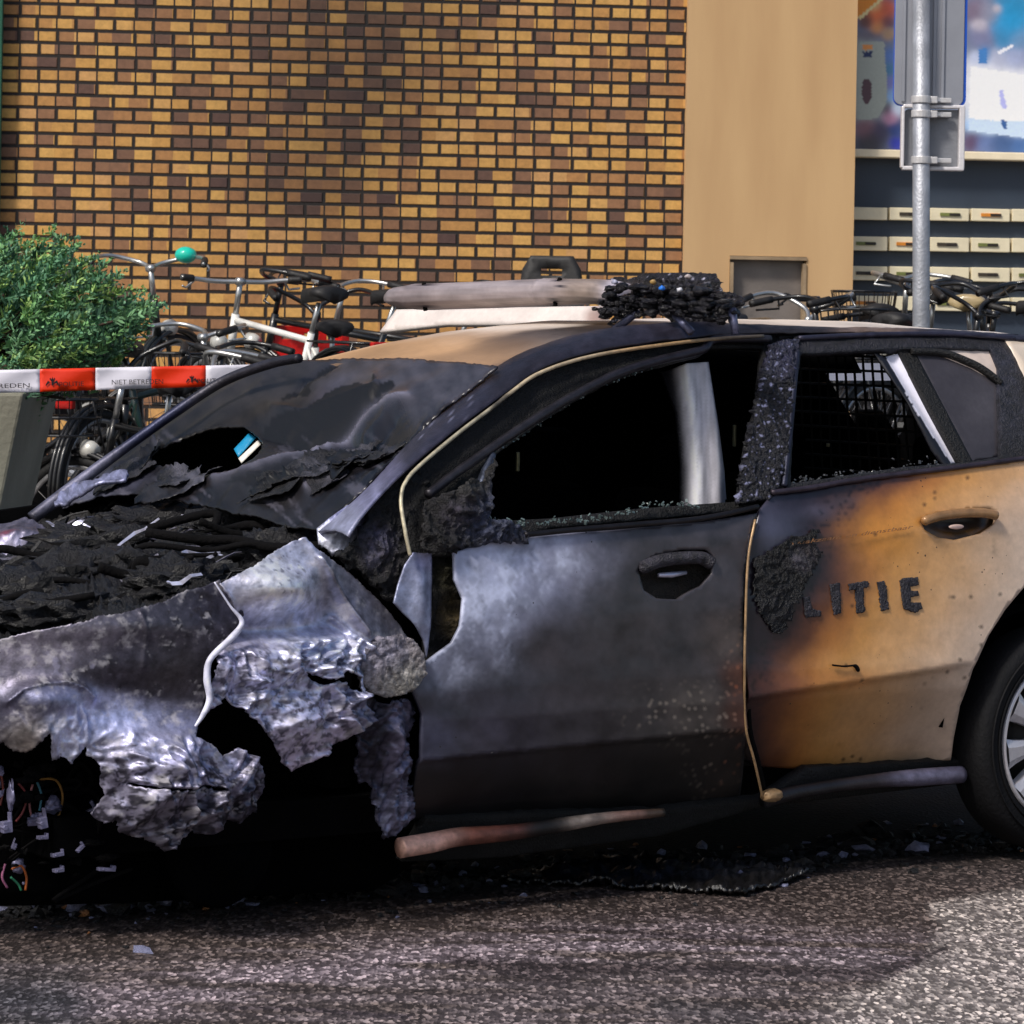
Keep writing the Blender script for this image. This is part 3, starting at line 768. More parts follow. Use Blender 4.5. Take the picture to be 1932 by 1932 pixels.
bush = empty('juniper_bush', (pc[0], pc[1], max(pg, 0) + hz - .08))
tag(bush, 'feathery green juniper spilling out of the concrete planter', 'shrub')
def bl(px, py, Y): 
    q = depth([(px, py)], Y)[0]; return np.array([q[0] - bush.location[0], q[1] - bush.location[1], q[2] - bush.location[2]])
root = np.array([0, 0, .02])
rng = np.random.default_rng(21)
LV, LF, LC = [], [], []
stems = MB()
def spray(p0, dirv, ln, tint):
    dirv = dirv / np.linalg.norm(dirv)
    side = np.cross(dirv, [0, 0, 1.0]); side /= max(np.linalg.norm(side), 1e-6); upv = np.cross(side, dirv)
    nst = int(ln / .0085)
    for k in range(nst):
        t = k / nst
        c = p0 + dirv * ln * t + upv * (-.16 * ln * t * t) + rng.normal(size=3) * .006
        wl = ln * .20 * (1 - t) ** .7 + .012
        for sgn in (-1, 1):
            ang = rng.uniform(0, 2 * math.pi)
            lat = side * math.cos(ang) + upv * math.sin(ang)
            dd = dirv * rng.uniform(.6, 1.0) + lat * rng.uniform(.5, 1.0); dd /= np.linalg.norm(dd)
            l = wl * rng.uniform(.55, 1.1)
            wv = np.cross(dd, rng.normal(size=3)); wv /= np.linalg.norm(wv); wv *= rng.uniform(.0030, .0060)
            i0 = len(LV)
            LV.extend([c - wv * .6, c + wv * .6, c + dd * l * .55 + wv, c + dd * l + wv * .1, c + dd * l * .55 - wv])
            LF.append((i0, i0 + 1, i0 + 2, i0 + 3, i0 + 4))
            cc = lin(tint) * rng.uniform(.7, 1.35)
            LC.extend([np.append(cc * .9, .6)] * 2 + [np.append(cc, .6), np.append(cc * 1.25, .6), np.append(cc, .6)])
tips = []
edge_pts = [(300, 560), (275, 600), (255, 530), (292, 548), (225, 505), (200, 478), (150, 440), (120, 432), (160, 470), (90, 428), (40, 424), (0, 425), (245, 640), (200, 665), (255, 615), (130, 690), (170, 684), (60, 700), (100, 695)]
for k in range(680):
    if k < len(edge_pts) * 3:
        px, py = edge_pts[k % len(edge_pts)]; px += rng.normal() * 9; py += rng.normal() * 9; Y = PD + rng.normal() * .15
    else:
        while True:
            px = rng.uniform(-430, 300); py = rng.uniform(425, 705)
            top = np.interp(px, [-430, -300, -100, 0, 60, 120, 200, 250, 300], [620, 500, 425, 424, 426, 434, 482, 525, 562])
            botm = np.interp(px, [-430, -100, 60, 130, 200, 250, 300], [700, 700, 705, 700, 668, 640, 580])
            if top + 4 < py < botm: break
        Y = PD - .55 * rng.uniform(-.5, 1) * min(1, (300 - px) / 160) * min(1.0, (py - top + 30) / 120)
    tip = bl(px, py, Y)
    v = tip - root; out = v / np.linalg.norm(v); out = out + np.array([0, -.15, .35]) + rng.normal(size=3) * .28
    ln = rng.uniform(.14, .30)
    tint = [(104, 150, 92), (80, 126, 92), (136, 168, 92), (60, 98, 74), (112, 156, 110)][rng.integers(5)]
    base_ = tip - out / np.linalg.norm(out) * ln
    spray(base_, tip - base_, ln, tint)
    if k % 4 == 0:
        mid = (root + base_) / 2 + np.array([0, 0, .05]); stems.tube(smooth_path([root + rng.normal(size=3) * .05, mid, base_], 3), [.012] * 4 + [.008] * 2 + [.005], 5)
me = mesh('foliage', LV, LF); setcol(me, np.array(LC))
m_leaf, ntl, bl_ = nmat('juniper_needles'); at = N(ntl, 'ShaderNodeAttribute'); at.attribute_name = 'Col'
ntl.links.new(at.outputs['Color'], bl_.inputs['Base Color']); bl_.inputs['Roughness'].default_value = .6
link('foliage', me, m_leaf, bush, False)
stems.build('trunk', plain('juniper_bark', (70, 52, 40), .85), bush, True)

# ------------------------------------------------------------------ police tape
TD = 12.35
a = depth([(-420, 722)], TD)[0]; c = depth([(496, 708)], TD + .35)[0]; e_ = np.array([pxy[0], pxy[1] - .06, 0]); 
tdir = (c - a)[:2] / np.linalg.norm((c - a)[:2]); tn = np.array([tdir[1], -tdir[0], 0.0])
hit_tape = hit_world(a, tn); hit_tape_t = hit_world(a + tn * .002, tn)
tp = empty('barrier_tape', tuple(a)); tp_o = a
tag(tp, 'red and white police barrier tape stretched above the bicycles', 'barrier tape')
m_red = plain('tape_red', (232, 52, 12), .4, 0, .08, 4, .1, 30); m_wht = plain('tape_white', (226, 222, 232), .4, 0, .06, 4, .1, 30); m_ink = plain('tape_ink', (26, 22, 24), .5, 0, .05, 5, 0)
topy = lambda x: 698.0 - x * .0215; boty = lambda x: 741.5 - x * .0305
xb = [-460, -345, -240, -135, -30, 75, 180.5, 286, 388, 492, 597, 700, 803]
def loc_(h):
    def g(P): return h(P) - tp_o
    g.nrm = np.array(h.nrm); return g
for k in range(len(xb) - 1):
    x0, x1 = xb[k], xb[k + 1]
    sag = lambda P, V: .006 * np.sin(P[:, 0] * .021) + .004 * np.sin(P[:, 0] * .05 + P[:, 1] * .09)
    panel('stripe', [(x0, topy(x0)), (x1, topy(x1)), (x1, boty(x1)), (x0, boty(x0))], loc_(hit_tape), m_red if xb[k] in (-345, -135, 75, 286, 492, 700) else m_wht, tp, 9, disp=sag, thick=.0006, eye=-tp_o)
H_T = loc_(hit_world(a + tn * .013, tn))
eyeT = -tp_o
def logo(x, y, s):
    mb = MB()
    pts = [[(-14, 6), (-9, -3), (-2, 2), (-6, 1), (-10, 5), (-12, 8)], [(-1.5, 7), (-2.5, -4), (0, -11), (2.5, -4), (1.5, 7)], [(2, 2), (9, -4), (14, 8), (11, 6), (8, 2), (4, 3)], [(-6, -6), (-4, -9), (-1.5, -4), (-2, -1)], [(6, -6), (4, -9), (1.5, -4), (2, -1)]]
    for p in pts:
        W = H_T(np.array([(x + u * s, y + v * s) for u, v in p])); mb.add(W, [tuple(range(len(p)))])
    mb.build('emblem', m_ink, tp)
word('lettering', 'NIET BETREDEN', (-84, 734), (56, 731), 8.5, H_T, m_ink, tp)
logo(99, 721, .95); word('lettering', 'POLITIE', (112, 729), (158, 728), 8.5, H_T, m_ink, tp)
word('lettering', 'NIET BETREDEN', (211, 725.5), (308, 724), 9, H_T, m_ink, tp)
logo(362, 716, .8); word('lettering', 'POLITIE', (372, 723), (418, 722), 8.5, H_T, m_ink, tp)
word('lettering', 'NIET BETREDEN', (-340, 741), (-200, 738), 8.5, H_T, m_ink, tp)
word('lettering', 'NIET BETREDEN', (428, 722), (540, 719), 8.5, H_T, m_ink, tp)
# the tape goes on behind the wreck to the sign pole
x1 = xb[-1]; A = depth([(x1, topy(x1))], 1)[0]
Q = loc_(hit_tape)(np.array([(x1, topy(x1)), (x1, boty(x1))])) ; E_ = np.array([pxy[0] - R_, pxy[1], Q[0][2] + tp_o[2]]) - tp_o
mb = MB(); mb.add([Q[0], Q[1], E_ - [0, 0, .075], E_], [(0, 1, 2, 3)]); o = mb.build('stripe', m_wht, tp)
s = o.modifiers.new('thickness', 'SOLIDIFY'); s.thickness = .0006
# ================================================================== parked bicycles and their rack
m_rub = plain('bicycle_tyre', (24, 24, 25), .75, 0, .3, 20, .3, 90)
m_rim = plain('bicycle_rim', (168, 168, 170), .3, .7, .15, 20, .05)
m_blk = plain('black_enamel', (18, 18, 20), .4, 0, .3, 12, .05, 50, .3)
m_chr = plain('chrome', (186, 186, 184), .3, .8, .12, 20, .05)
m_sad = plain('saddle_black', (24, 22, 22), .6, 0, .3, 15)
m_lamp = plain('lamp_shell', (210, 208, 200), .3, .2, .1)
m_rlamp = plain('red_reflector', (190, 24, 18), .3, 0, .1)
PAINT = {}
def paint_of(c):
    if c not in PAINT: PAINT[c] = plain('bicycle_paint_%d' % len(PAINT), c, .35, 0, .18, 12, .06, 60, .3)
    return PAINT[c]
def make_bike(label, loc, rz, lean=0.0, pitch=0.0, paint=(24, 24, 26), bar='upright', extra=(), grip=None, saddle=None, steer=.2, dark_bar=None):
    dark_bar = (len(label) % 3 != 0) if dark_bar is None else dark_bar
    r = empty('bicycle', loc); r.rotation_euler = (lean, -pitch, rz); tag(r, label, 'bicycle', 'bicycles parked in front of the wall')
    mp_ = paint_of(paint); R = .345; wb = 1.10
    fw, rw = Vector((wb, 0, R)), Vector((0, 0, R)); bb = Vector((.45, 0, .29)); st = Vector((.27, 0, .74)); hd = Vector((.90, 0, .86)); hl = Vector((.945, 0, .66))
    for c, nm in ((fw, 'front_wheel'), (rw, 'rear_wheel')):
        t = MB().torus(c, R - .02, .021, n=44, m=8).build('wheel', m_rub, r, True)
        MB().torus(c, R - .048, .012, n=44, m=6).build('rim', m_rim, t, True)
        mb = MB(); mb.tube([c + Vector((0, -.045, 0)), c + Vector((0, .045, 0))], .02, 8)
        for k in range(18):
            a = 2 * math.pi * k / 18; sgn = .03 if k % 2 else -.03
            mb.tube([c + Vector((0, sgn, 0)), c + Vector(((R - .05) * math.cos(a), 0, (R - .05) * math.sin(a)))], .0016, 3)
        mb.build('spokes', m_rim, t)
        mb = MB()
        arc = [c + Vector(((R + .025) * math.cos(a), 0, (R + .025) * math.sin(a))) for a in np.linspace(math.radians(35 if nm == 'front_wheel' else 20), math.radians(185), 22)]
        for y in (-.022, 0, .022):
            mb.tube([p + Vector((0, y, -.006 if y else 0)) for p in arc], .012, 6)
        mb.build('mudguard', mp_ if 'painted_guard' in extra else m_blk, r, True)
    mb = MB()
    mb.tube([bb, st + (st - bb).normalized() * .04], .017, 10); mb.tube([hd, hl], .02, 10)
    if bar == 'low_step': mb.tube(smooth_path([bb, bb + Vector((.2, 0, .09)), hl + Vector((-.03, 0, .05))], 5), .021, 10)
    else: mb.tube([bb, hl], .019, 10); mb.tube([st, hd - Vector((0, 0, .03))], .016, 10)
    for y in (-.055, .055):
        mb.tube([rw + Vector((0, y, 0)), bb + Vector((0, y * .5, 0))], .009, 6); mb.tube([rw + Vector((0, y, 0)), st + Vector((0, y * .25, -.03))], .008, 6)
    mb.build('frame', mp_, r, True)
    mb = MB()
    for y in (-.05, .05):
        mb.tube(smooth_path([hl + Vector((0, y, 0)), hl + Vector((.07, y, -.18)), fw + Vector((0, y, 0))], 4), .011, 8)
    mb.tube([hl + Vector((0, -.05, 0)), hl + Vector((0, .05, 0))], .013, 8); mb.build('fork', mp_, r, True)
    # saddle
    sp = st + (st - bb).normalized() * .19
    mb = MB(); mb.tube([st, sp], .0125, 8); mb.build('seat_post', m_chr, r, True)
    Vv, Fc = [], []; n = 14
    prof = [(-.13, .03, .0), (-.125, .085, .012), (-.07, .095, .02), (0, .06, .014), (.06, .032, .008), (.12, .022, .004), (.135, .012, -.004)]
    for x, hw, z in prof:
        for k in range(n):
            a = 2 * math.pi * k / n; Vv.append(sp + Vector((x, hw * math.cos(a), z + .035 * math.sin(a) + .03)))
    for i in range(len(prof) - 1):
        for k in range(n): Fc.append((i * n + k, i * n + (k + 1) % n, (i + 1) * n + (k + 1) % n, (i + 1) * n + k))
    Fc.append(tuple(range(n))[::-1]); Fc.append(tuple((len(prof) - 1) * n + k for k in range(n)))
    MB().add(Vv, Fc).build('saddle', paint_of(saddle) if saddle else m_sad, r, True)
    # handlebar turned by the steering angle
    hb = hd + (hd - hl).normalized() * .16; rot = Matrix.Rotation(steer, 3, 'Z')
    e = hb
    if bar == 'straight': side = [(0, 0, 0), (.02, .12, .0), (.0, .22, .01), (-.03, .30, .015)]
    elif bar == 'low_step': side = [(0, 0, 0), (.06, .05, .06), (.05, .2, .13), (-.08, .26, .12), (-.24, .27, .08)]
    else: side = [(0, 0, 0), (.07, .06, .03), (.06, .2, .06), (-.05, .27, .05), (-.2, .28, .02)]
    hbm = MB(); gpath = []
    hbm.tube([hd, hb], .0145, 8); hbm.tube([hb + Vector((0, -.02, 0)), hb + Vector((0, .02, 0))], .02, 8)
    for s in (-1, 1):
        path = smooth_path([e + rot @ Vector((x, y * s, z)) for x, y, z in side], 5)
        hbm.tube(path, .0115, 8); gpath.append(path[-5:])
        lv = path[-5] + Vector((0, 0, -.015)); hbm.tube([path[-6], lv + rot @ Vector((.05, .02 * s, -.03)), path[-3] + Vector((0, .02 * s, -.04))], .006, 5)
    h = hbm.build('handlebar', m_blk if dark_bar else m_chr, r, True); [MB().tube(g_, .0175, 8).build('grip', paint_of(grip) if grip else m_sad, h, True) for g_ in gpath]
    if 'bell' in extra:
        p = e + rot @ Vector((.05, -.17, .07)); MB().blob(p, (.055, .055, .042), .02, 3).build('bell', paint_of((22, 190, 165)), h, True)
    lm = MB(); lm.lathe([(.0, -.03), (.025, -.03), (.04, .0), (.042, .035), (.0, .037)], 18, 'Z')
    lp = hl + Vector((.08, 0, .06)); lm.V = [Matrix.Rotation(math.radians(85), 3, 'Y') @ v + lp for v in lm.V]; lm.build('headlamp', m_lamp, r, True)
    # rear carrier, lamp, chain guard, crank
    mb = MB()
    for y in (-.06, 0, .06): mb.tube([Vector((.2, y, .74)), Vector((-.26, y, .735))], .006, 6)
    for x in (-.24, -.05, .14): mb.tube([Vector((x, -.065, .735)), Vector((x, .065, .735))], .006, 6)
    for y in (-.07, .07): mb.tube([rw + Vector((0, y, 0)), Vector((-.18, y, .735))], .006, 6)
    mb.build('carrier', m_blk, r, True)
    MB().box((-.29, 0, .72), (.03, .09, .045)).build('rear_lamp', m_rlamp, r, False, .006)
    mb = MB(); Vv = []
    for a in np.linspace(math.radians(90), math.radians(270), 9): Vv.append((rw.x + .055 * math.cos(a), rw.z + .055 * math.sin(a)))
    for a in np.linspace(math.radians(-90), math.radians(90), 11): Vv.append((bb.x + .11 * math.cos(a), bb.z + .11 * math.sin(a)))
    n = len(Vv); mb.add([(x, -.05, z) for x, z in Vv] + [(x, -.075, z) for x, z in Vv], [tuple(range(n)), tuple(range(2 * n - 1, n - 1, -1))] + [(k, k + n, (k + 1) % n + n, (k + 1) % n) for k in range(n)])
    mb.build('chain_guard', m_blk, r)
    mb = MB(); a = random.uniform(0, 6.2)
    for s in (-1, 1):
        q = bb + Vector((.17 * math.cos(a) * s, .085 * s, .17 * math.sin(a) * s)); mb.tube([bb + Vector((0, .08 * s, 0)), q], .01, 6); mb.box(q + Vector((0, .05 * s, 0)), (.09, .09, .025))
    mb.build('crank', m_chr, r)
    if 'red_crate' in extra:
        mb = MB(); c = hl + Vector((.24, 0, .22)); wv, dv, hv = .34, .24, .17
        mb.box(c + Vector((0, 0, -hv / 2)), (dv, wv, .012))
        for sx in (-1, 1):
            mb.box(c + Vector((sx * dv / 2, 0, -.05)), (.012, wv, .13)); mb.box(c + Vector((sx * dv / 2, 0, hv / 2 - .02)), (.018, wv + .02, .035))
            mb.box(c + Vector((0, sx * wv / 2, -.05)), (dv, .012, .13)); mb.box(c + Vector((0, sx * wv / 2, hv / 2 - .02)), (dv, .018, .035))
            for sy in (-1, -.33, .33, 1): mb.box(c + Vector((sx * dv / 2, sy * wv / 2, .03)), (.016, .04, hv - .06))
        mb.build('crate', paint_of((206, 22, 16)), r, False, .004)
    if 'child_seat' in extra:
        mb = MB(); c = Vector((-.05, 0, .80))
        V2 = [(-.16, 0), (.16, 0), (.19, .12), (.165, .36), (.12, .44), (-.12, .44), (-.165, .36), (-.19, .12)]
        hole = [(-.06, .33), (.06, .33), (.06, .37), (-.06, .37)]
        v2, f2 = tri_fill(V2, [hole], .04)
        mb.add([c + Vector((-.14 - y * .12 + .25 * x * x, x, y)) for x, y in v2], [tuple(f) for f in f2])
        o = mb.build('child_seat', m_sad, r, True); s = o.modifiers.new('thickness', 'SOLIDIFY'); s.thickness = .03
        mb = MB(); mb.box(c + Vector((-.0, 0, .03)), (.30, .30, .05)); mb.box(c + Vector((.1, -.13, -.12)), (.1, .06, .3)); mb.box(c + Vector((.1, .13, -.12)), (.1, .06, .3)); mb.build('seat_pan', m_sad, o, False, .015)
    if 'pannier' in extra:
        for s in (-1, 1):
            mb = MB(); mb.box((-.05, .13 * s, .58), (.34, .12, .32)); mb.build('pannier', paint_of((30, 34, 48)), r, False, .03)
    if 'basket' in extra:
        mb = MB(); c = hl + Vector((.22, 0, .24))
        for z, g in ((-.12, .8), (-.04, .87), (.04, .94), (.12, 1.0)):
            mb.tube([c + Vector((.16 * g * math.cos(a), .20 * g * math.sin(a), z)) for a in np.linspace(0, 2 * math.pi, 22)[:-1]], .006, 5, True)
        for a in np.linspace(0, 2 * math.pi, 22)[:-1]: mb.tube([c + Vector((.128 * math.cos(a), .16 * math.sin(a), -.12)), c + Vector((.16 * math.cos(a), .2 * math.sin(a), .12))], .003, 4)
        mb.build('basket', m_blk, r)
    return r
def bike_at(px, Y, lift, rz, **k):
    """px: where the front hub stands across the picture, Y: distance; lift: height of the rack slot over the paving."""
    q = depth([(px, 700)], Y)[0]
    z = ground_at(q[0], q[1]) + lift
    off = Matrix.Rotation(rz, 3, 'Z') @ Vector((1.10, 0, 0))
    return make_bike(loc=(q[0] - off.x, q[1] - off.y, z), rz=rz, **k)
D2 = math.radians
bike_at(330, 17.4, .38, D2(62), label='bicycle with a round turquoise bell beside the juniper', paint=(26, 30, 30), bar='upright', extra=('bell', 'painted_guard'), steer=.5, dark_bar=False)
bike_at(400, 16.8, .36, D2(128), label='bicycle with a pale white frame below the brick wall', paint=(228, 226, 220), bar='straight', steer=-.3, dark_bar=False)
bike_at(455, 17.3, .33, D2(150), label='black bicycle whose black grip points up left of the red crate', paint=(20, 22, 24), bar='upright', steer=.4, extra=('painted_guard',))
bike_at(585, 17.3, .17, D2(100), label='bicycle carrying a red crate over its front wheel', paint=(206, 206, 200), bar='low_step', extra=('red_crate',), steer=.15)
bike_at(560, 17.8, .26, D2(172), dark_bar=False, label='dark bicycle with chrome handlebar behind the front of the car roof', paint=(22, 22, 22), bar='upright', steer=-.5)
bike_at(180, 16.3, .06, D2(70), label='black bicycle with round headlamp low beside the concrete planter', paint=(16, 16, 17), bar='upright', steer=.2)
bike_at(270, 16.0, .02, D2(38), dark_bar=True, label='black bicycle with dark panniers low under the barrier tape', paint=(20, 18, 16), bar='low_step', steer=-.2, extra=('pannier',))
bike_at(365, 16.1, .06, D2(128), label='black bicycle with a wire basket under the barrier tape', paint=(16, 18, 18), bar='upright', steer=.3, extra=('basket',))
bike_at(975, 17.9, .27, D2(262), label='bicycle with a dark child seat rising behind the light bar', paint=(24, 24, 26), bar='upright', extra=('child_seat',), steer=.1)
bike_at(1085, 17.7, .20, D2(176), dark_bar=False, label='bicycle with a dark saddle and pale bar behind the light bar', paint=(30, 28, 26), bar='upright', steer=-.5, saddle=(52, 46, 40))
bike_at(1430, 17.2, .10, D2(75), dark_bar=True, label='red framed bicycle with straight bars beside the grey hatch', paint=(196, 60, 44), bar='straight', steer=.6, extra=())
bike_at(1610, 17.2, .22, D2(8), label='black bicycle with navy saddle before the sand coloured pier', paint=(24, 26, 34), bar='low_step', saddle=(40, 46, 66), steer=.9)
bike_at(1650, 17.6, .34, D2(150), label='black bicycle with arched mudguard left of the sign pole', paint=(14, 15, 16), bar='upright', extra=('painted_guard', 'basket'), steer=.3)
bike_at(1710, 16.9, .22, D2(60), label='dark bicycle with pale headlamp just left of the sign pole', paint=(26, 28, 26), bar='upright', steer=-.6)
bike_at(1820, 17.3, .26, D2(120), dark_bar=True, label='cream framed bicycle right of the sign pole', paint=(206, 196, 170), bar='upright', steer=.5)
bike_at(1900, 17.0, .30, D2(48), label='dark bicycle at the right end of the row under the letterboxes', paint=(30, 30, 34), bar='low_step', steer=-.3)
bike_at(1985, 17.5, .28, D2(140), label='grey bicycle beyond the right end of the letterboxes', paint=(120, 122, 126), bar='upright', steer=.2)
bike_at(215, 15.7, .02, D2(112), label='black bicycle nearest the planter, seen between planter and windscreen', paint=(14, 14, 15), bar='low_step', steer=-.4)
bike_at(300, 16.6, .20, D2(20), label='black bicycle standing side on under the barrier tape', paint=(18, 18, 20), bar='upright', steer=.3, extra=('painted_guard',))
bike_at(430, 16.4, .12, D2(64), label='dark green bicycle close behind the windscreen edge', paint=(24, 50, 44), bar='upright', steer=-.2)
bike_at(1500, 17.8, .28, D2(110), label='dark bicycle with straight bars before the grey hatch', paint=(20, 20, 22), bar='straight', steer=.5)
bike_at(1590, 16.8, .30, D2(48), label='black bicycle with wire basket in front of the sand coloured pier', paint=(16, 16, 16), bar='upright', steer=-.4, extra=('basket',))
bike_at(1690, 17.9, .36, D2(95), label='black bicycle with panniers behind the sign pole', paint=(20, 22, 20), bar='upright', steer=.7, extra=('pannier',))
bike_at(1775, 16.9, .28, D2(132), label='black low step bicycle just right of the sign pole', paint=(22, 20, 20), bar='low_step', steer=-.5)
bike_at(1875, 17.8, .34, D2(74), label='black bicycle with pale saddle below the letterboxes', paint=(18, 18, 20), bar='upright', steer=.2, saddle=(170, 150, 110), extra=('painted_guard',))
bike_at(150, 15.2, .0, D2(150), label='black bicycle lowest of the tangle by the planter, front wheel towards the car', paint=(14, 14, 15), bar='upright', steer=-.2, extra=('pannier', 'basket'))
bike_at(330, 15.4, .0, D2(165), label='black bicycle side on, nearest the edge of the windscreen', paint=(16, 16, 18), bar='low_step', steer=.2, extra=('painted_guard', 'pannier'))
# wheel rack under them: two rails on stands with bent hoops
for xa, xb_ in ((90, 760), (880, 1180), (1380, 2080)):
    A = depth([(xa, 700)], 17.5)[0]; B = depth([(xb_, 700)], 17.5)[0]
    za = ground_at(A[0], A[1]); L = B[0] - A[0]
    rk = empty('bicycle_rack', (A[0], A[1], za)); tag(rk, {90: 'galvanised bicycle rack below the brick wall left of the car roof', 880: 'galvanised bicycle rack behind the light bar', 1380: 'galvanised bicycle rack below the letterboxes'}[xa], 'bike rack', 'bicycle racks')
    mb = MB()
    for z in (.06, .34): mb.tube([(0, 0, z), (L, 0, z)], .02, 8)
    mb.build('rail', m_galv, rk, True); mb = MB()
    for x in np.arange(.05, L, 1.2): mb.tube([(x, 0, 0), (x, 0, .36)], .022, 8); mb.box((x, 0, .006), (.14, .14, .012))
    mb.build('stand', m_galv, rk); 
    for x in np.arange(.2, L, .38):
        mb = MB(); mb.tube(smooth_path([(x - .03, 0, .06), (x - .03, -.1, .4), (x - .03, -.18, .52), (x + .03, -.18, .52), (x + .03, -.1, .4), (x + .03, 0, .06)], 4), .007, 6); mb.build('hoop', m_galv, rk, True)
# ================================================================== the burnt police car
car = empty('burnt_police_car', tuple(c2w([[0, 0, 0]])[0]), PSI)
tag(car, 'burnt out police car with melted front, scorched doors and light bar', 'police car')
H0 = hit_side(0)
def gsum(P, lst):
    d = np.zeros(len(P))
    for x, y, rx, ry, a in lst: d += a * np.exp(-((P[:, 0] - x) / rx) ** 2 - ((P[:, 1] - y) / ry) ** 2)
    return d
def ridge(P, lst):
    d = np.zeros(len(P))
    for pl, w_, a in lst: d += a * np.exp(-np.abs(seg_dist(P, pl)) / w_)
    return d
def sideP(pts):                                    # (x, z) on the near side -> picture points
    A = np.array(pts, float); return [tuple(p) for p in c2p(np.stack([A[:, 0], -side_n(A[:, 0], A[:, 1]), A[:, 1]], 1))]
def on(hit, pts): return [Vector(v) for v in hit(np.array(pts, float))]

# ---- front door
front_door = Z(rE, (480, 75), (640, 20), (840, -5), (1200, -30), (1650, -70), (1895, -110), (1868, 0), (1845, 150), (1832, 350), (1838, 600), (1842, 880), (1885, 1050), (1925, 1235), (1700, 1262), (1440, 1285), (1000, 1305), (750, 1318), (360, 1325), (330, 1200), (315, 1060), (322, 950), (335, 830), (290, 720), (340, 600), (400, 555), (470, 500), (505, 420), (515, 290), (480, 200))
recess = Z(rE, (1340, 150), (1420, 88), (1550, 60), (1660, 60), (1695, 90), (1690, 170), (1640, 230), (1570, 265), (1530, 293), (1430, 288), (1370, 250))
crF = lambda x: np.interp(x, [700, 795, 1400, 1500], [1442, 1434, 1376, 1366])
def crease_disp(cr_, inward, soft=10, extra=None):
    def f(P, V):
        t = P[:, 1] - cr_(P[:, 0])
        d = .014 * np.exp(-np.clip(-t, 0, None) / 60.0) * (t <= 0) + .014 * (t > 0)
        d = d - inward * np.clip(t, 0, None) / 100.0 - .012 * ss(0, soft, t)
        d = d + .006 * fbm(V, 2.2, 3) + .0015 * fbm(V, 14, 2)
        if extra is not None: d = d + extra(P, V)
        return d
    return f
dF = crease_disp(crF, .075, 6, lambda P, V: .0 + gsum(P, [(900, 1130, 90, 90, .012), (1000, 1250, 60, 70, -.010), (870, 1320, 50, 80, -.012)]))
pF = painter((56, 53, 60), [
    (880, 1080, 60, (172, 178, 208), .55), (940, 1050, 70, (156, 160, 190), .55), (1040, 1050, 70, (150, 152, 180), .5), (1110, 1050, 50, (100, 98, 112), .45), (870, 1200, 60, (120, 124, 148), .5), (960, 1160, 40, (128, 130, 152), .5),
    (905, 1150, 30, (150, 156, 180), .6), (830, 1260, 40, (96, 98, 116), .5), (945, 1230, 25, (110, 112, 132), .5), (880, 1320, 50, (34, 34, 46), .5), (940, 1300, 60, (38, 38, 48), .5), (1040, 1250, 70, (60, 56, 62), .45), (1080, 1330, 80, (58, 55, 62), .45),
    (1200, 1150, 100, (62, 59, 62), .38), (1180, 1280, 90, (52, 49, 52), .4), (1330, 1050, 80, (72, 68, 74), .4), (1370, 1200, 40, (80, 70, 66), .5), (1390, 1280, 22, (96, 58, 42), .8), (1385, 1350, 24, (104, 62, 46), .85), (1300, 1350, 50, (92, 84, 78), .7), (1210, 1370, 50, (84, 80, 80), .6),
    (820, 1400, 40, (84, 86, 108), .45), (950, 1400, 80, (74, 72, 88), .42), (1100, 1400, 70, (70, 68, 76), .42),
    (840, 1490, 30, (40, 38, 40), .5), (1000, 1490, 90, (15, 14, 14), .5), (1180, 1465, 100, (17, 15, 14), .55), (900, 1475, 50, (16, 15, 15), .5), (1300, 1450, 60, (24, 19, 16), .6), (1360, 1440, 50, (50, 40, 34), .7), (1400, 1480, 30, (58, 46, 36), .8)], 10, .45, .3)
def pF2(P, V):
    c = pF(P, V)
    P3 = np.concatenate([P, np.zeros((len(P), 1))], 1)
    t_ = (P[:, 1] - crF(P[:, 0]))[:, None]; c[:, :3] = np.where(t_ > 0, c[:, :3] * .32, c[:, :3] * .85)  # below the crease, shade is painted in on top of the soot
    # flaking ash brushed off the upper front corner, salt-like blisters near the lower rear corner
    ash = gsum(P, [(880, 1110, 70, 90, 1.1), (960, 1090, 60, 60, 1), (1050, 1060, 70, 44, .8), (850, 1230, 44, 60, .8), (950, 1190, 30, 60, .7)]) * (.30 + .70 * ss(-.2, .8, fbm(P3 * [1, .6, 1], .028, 5, .6) + .2)) * np.clip(.85 + .5 * fbm(P3 * [1, .45, 1], .16, 3), .2, 1.3)
    c[:, :3] = c[:, :3] * (1 - .75 * np.clip(ash, 0, 1)[:, None]) + lin((222, 228, 255)) * .75 * np.clip(ash, 0, 1)[:, None]
    sp_ = gsum(P, [(1310, 1345, 90, 40, 1), (1388, 1290, 20, 90, 1), (1240, 1355, 60, 25, .6), (1370, 1420, 50, 70, .5)]) * ss(.35, .6, fbm(P3, .16, 2))
    rust = gsum(P, [(1390, 1290, 22, 90, 1), (1400, 1440, 30, 60, 1)])
    t = lin((150, 138, 126)) * (1 - np.clip(rust, 0, 1)[:, None]) + lin((138, 78, 52)) * np.clip(rust, 0, 1)[:, None]
    k = np.clip(sp_, 0, 1)[:, None]; c[:, :3] = c[:, :3] * (1 - k) + t * k; c[:, 3:] = c[:, 3:] * (1 - k) + .85 * k
    return c
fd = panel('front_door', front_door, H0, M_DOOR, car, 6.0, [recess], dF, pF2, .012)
hR = hit_side(-.028)
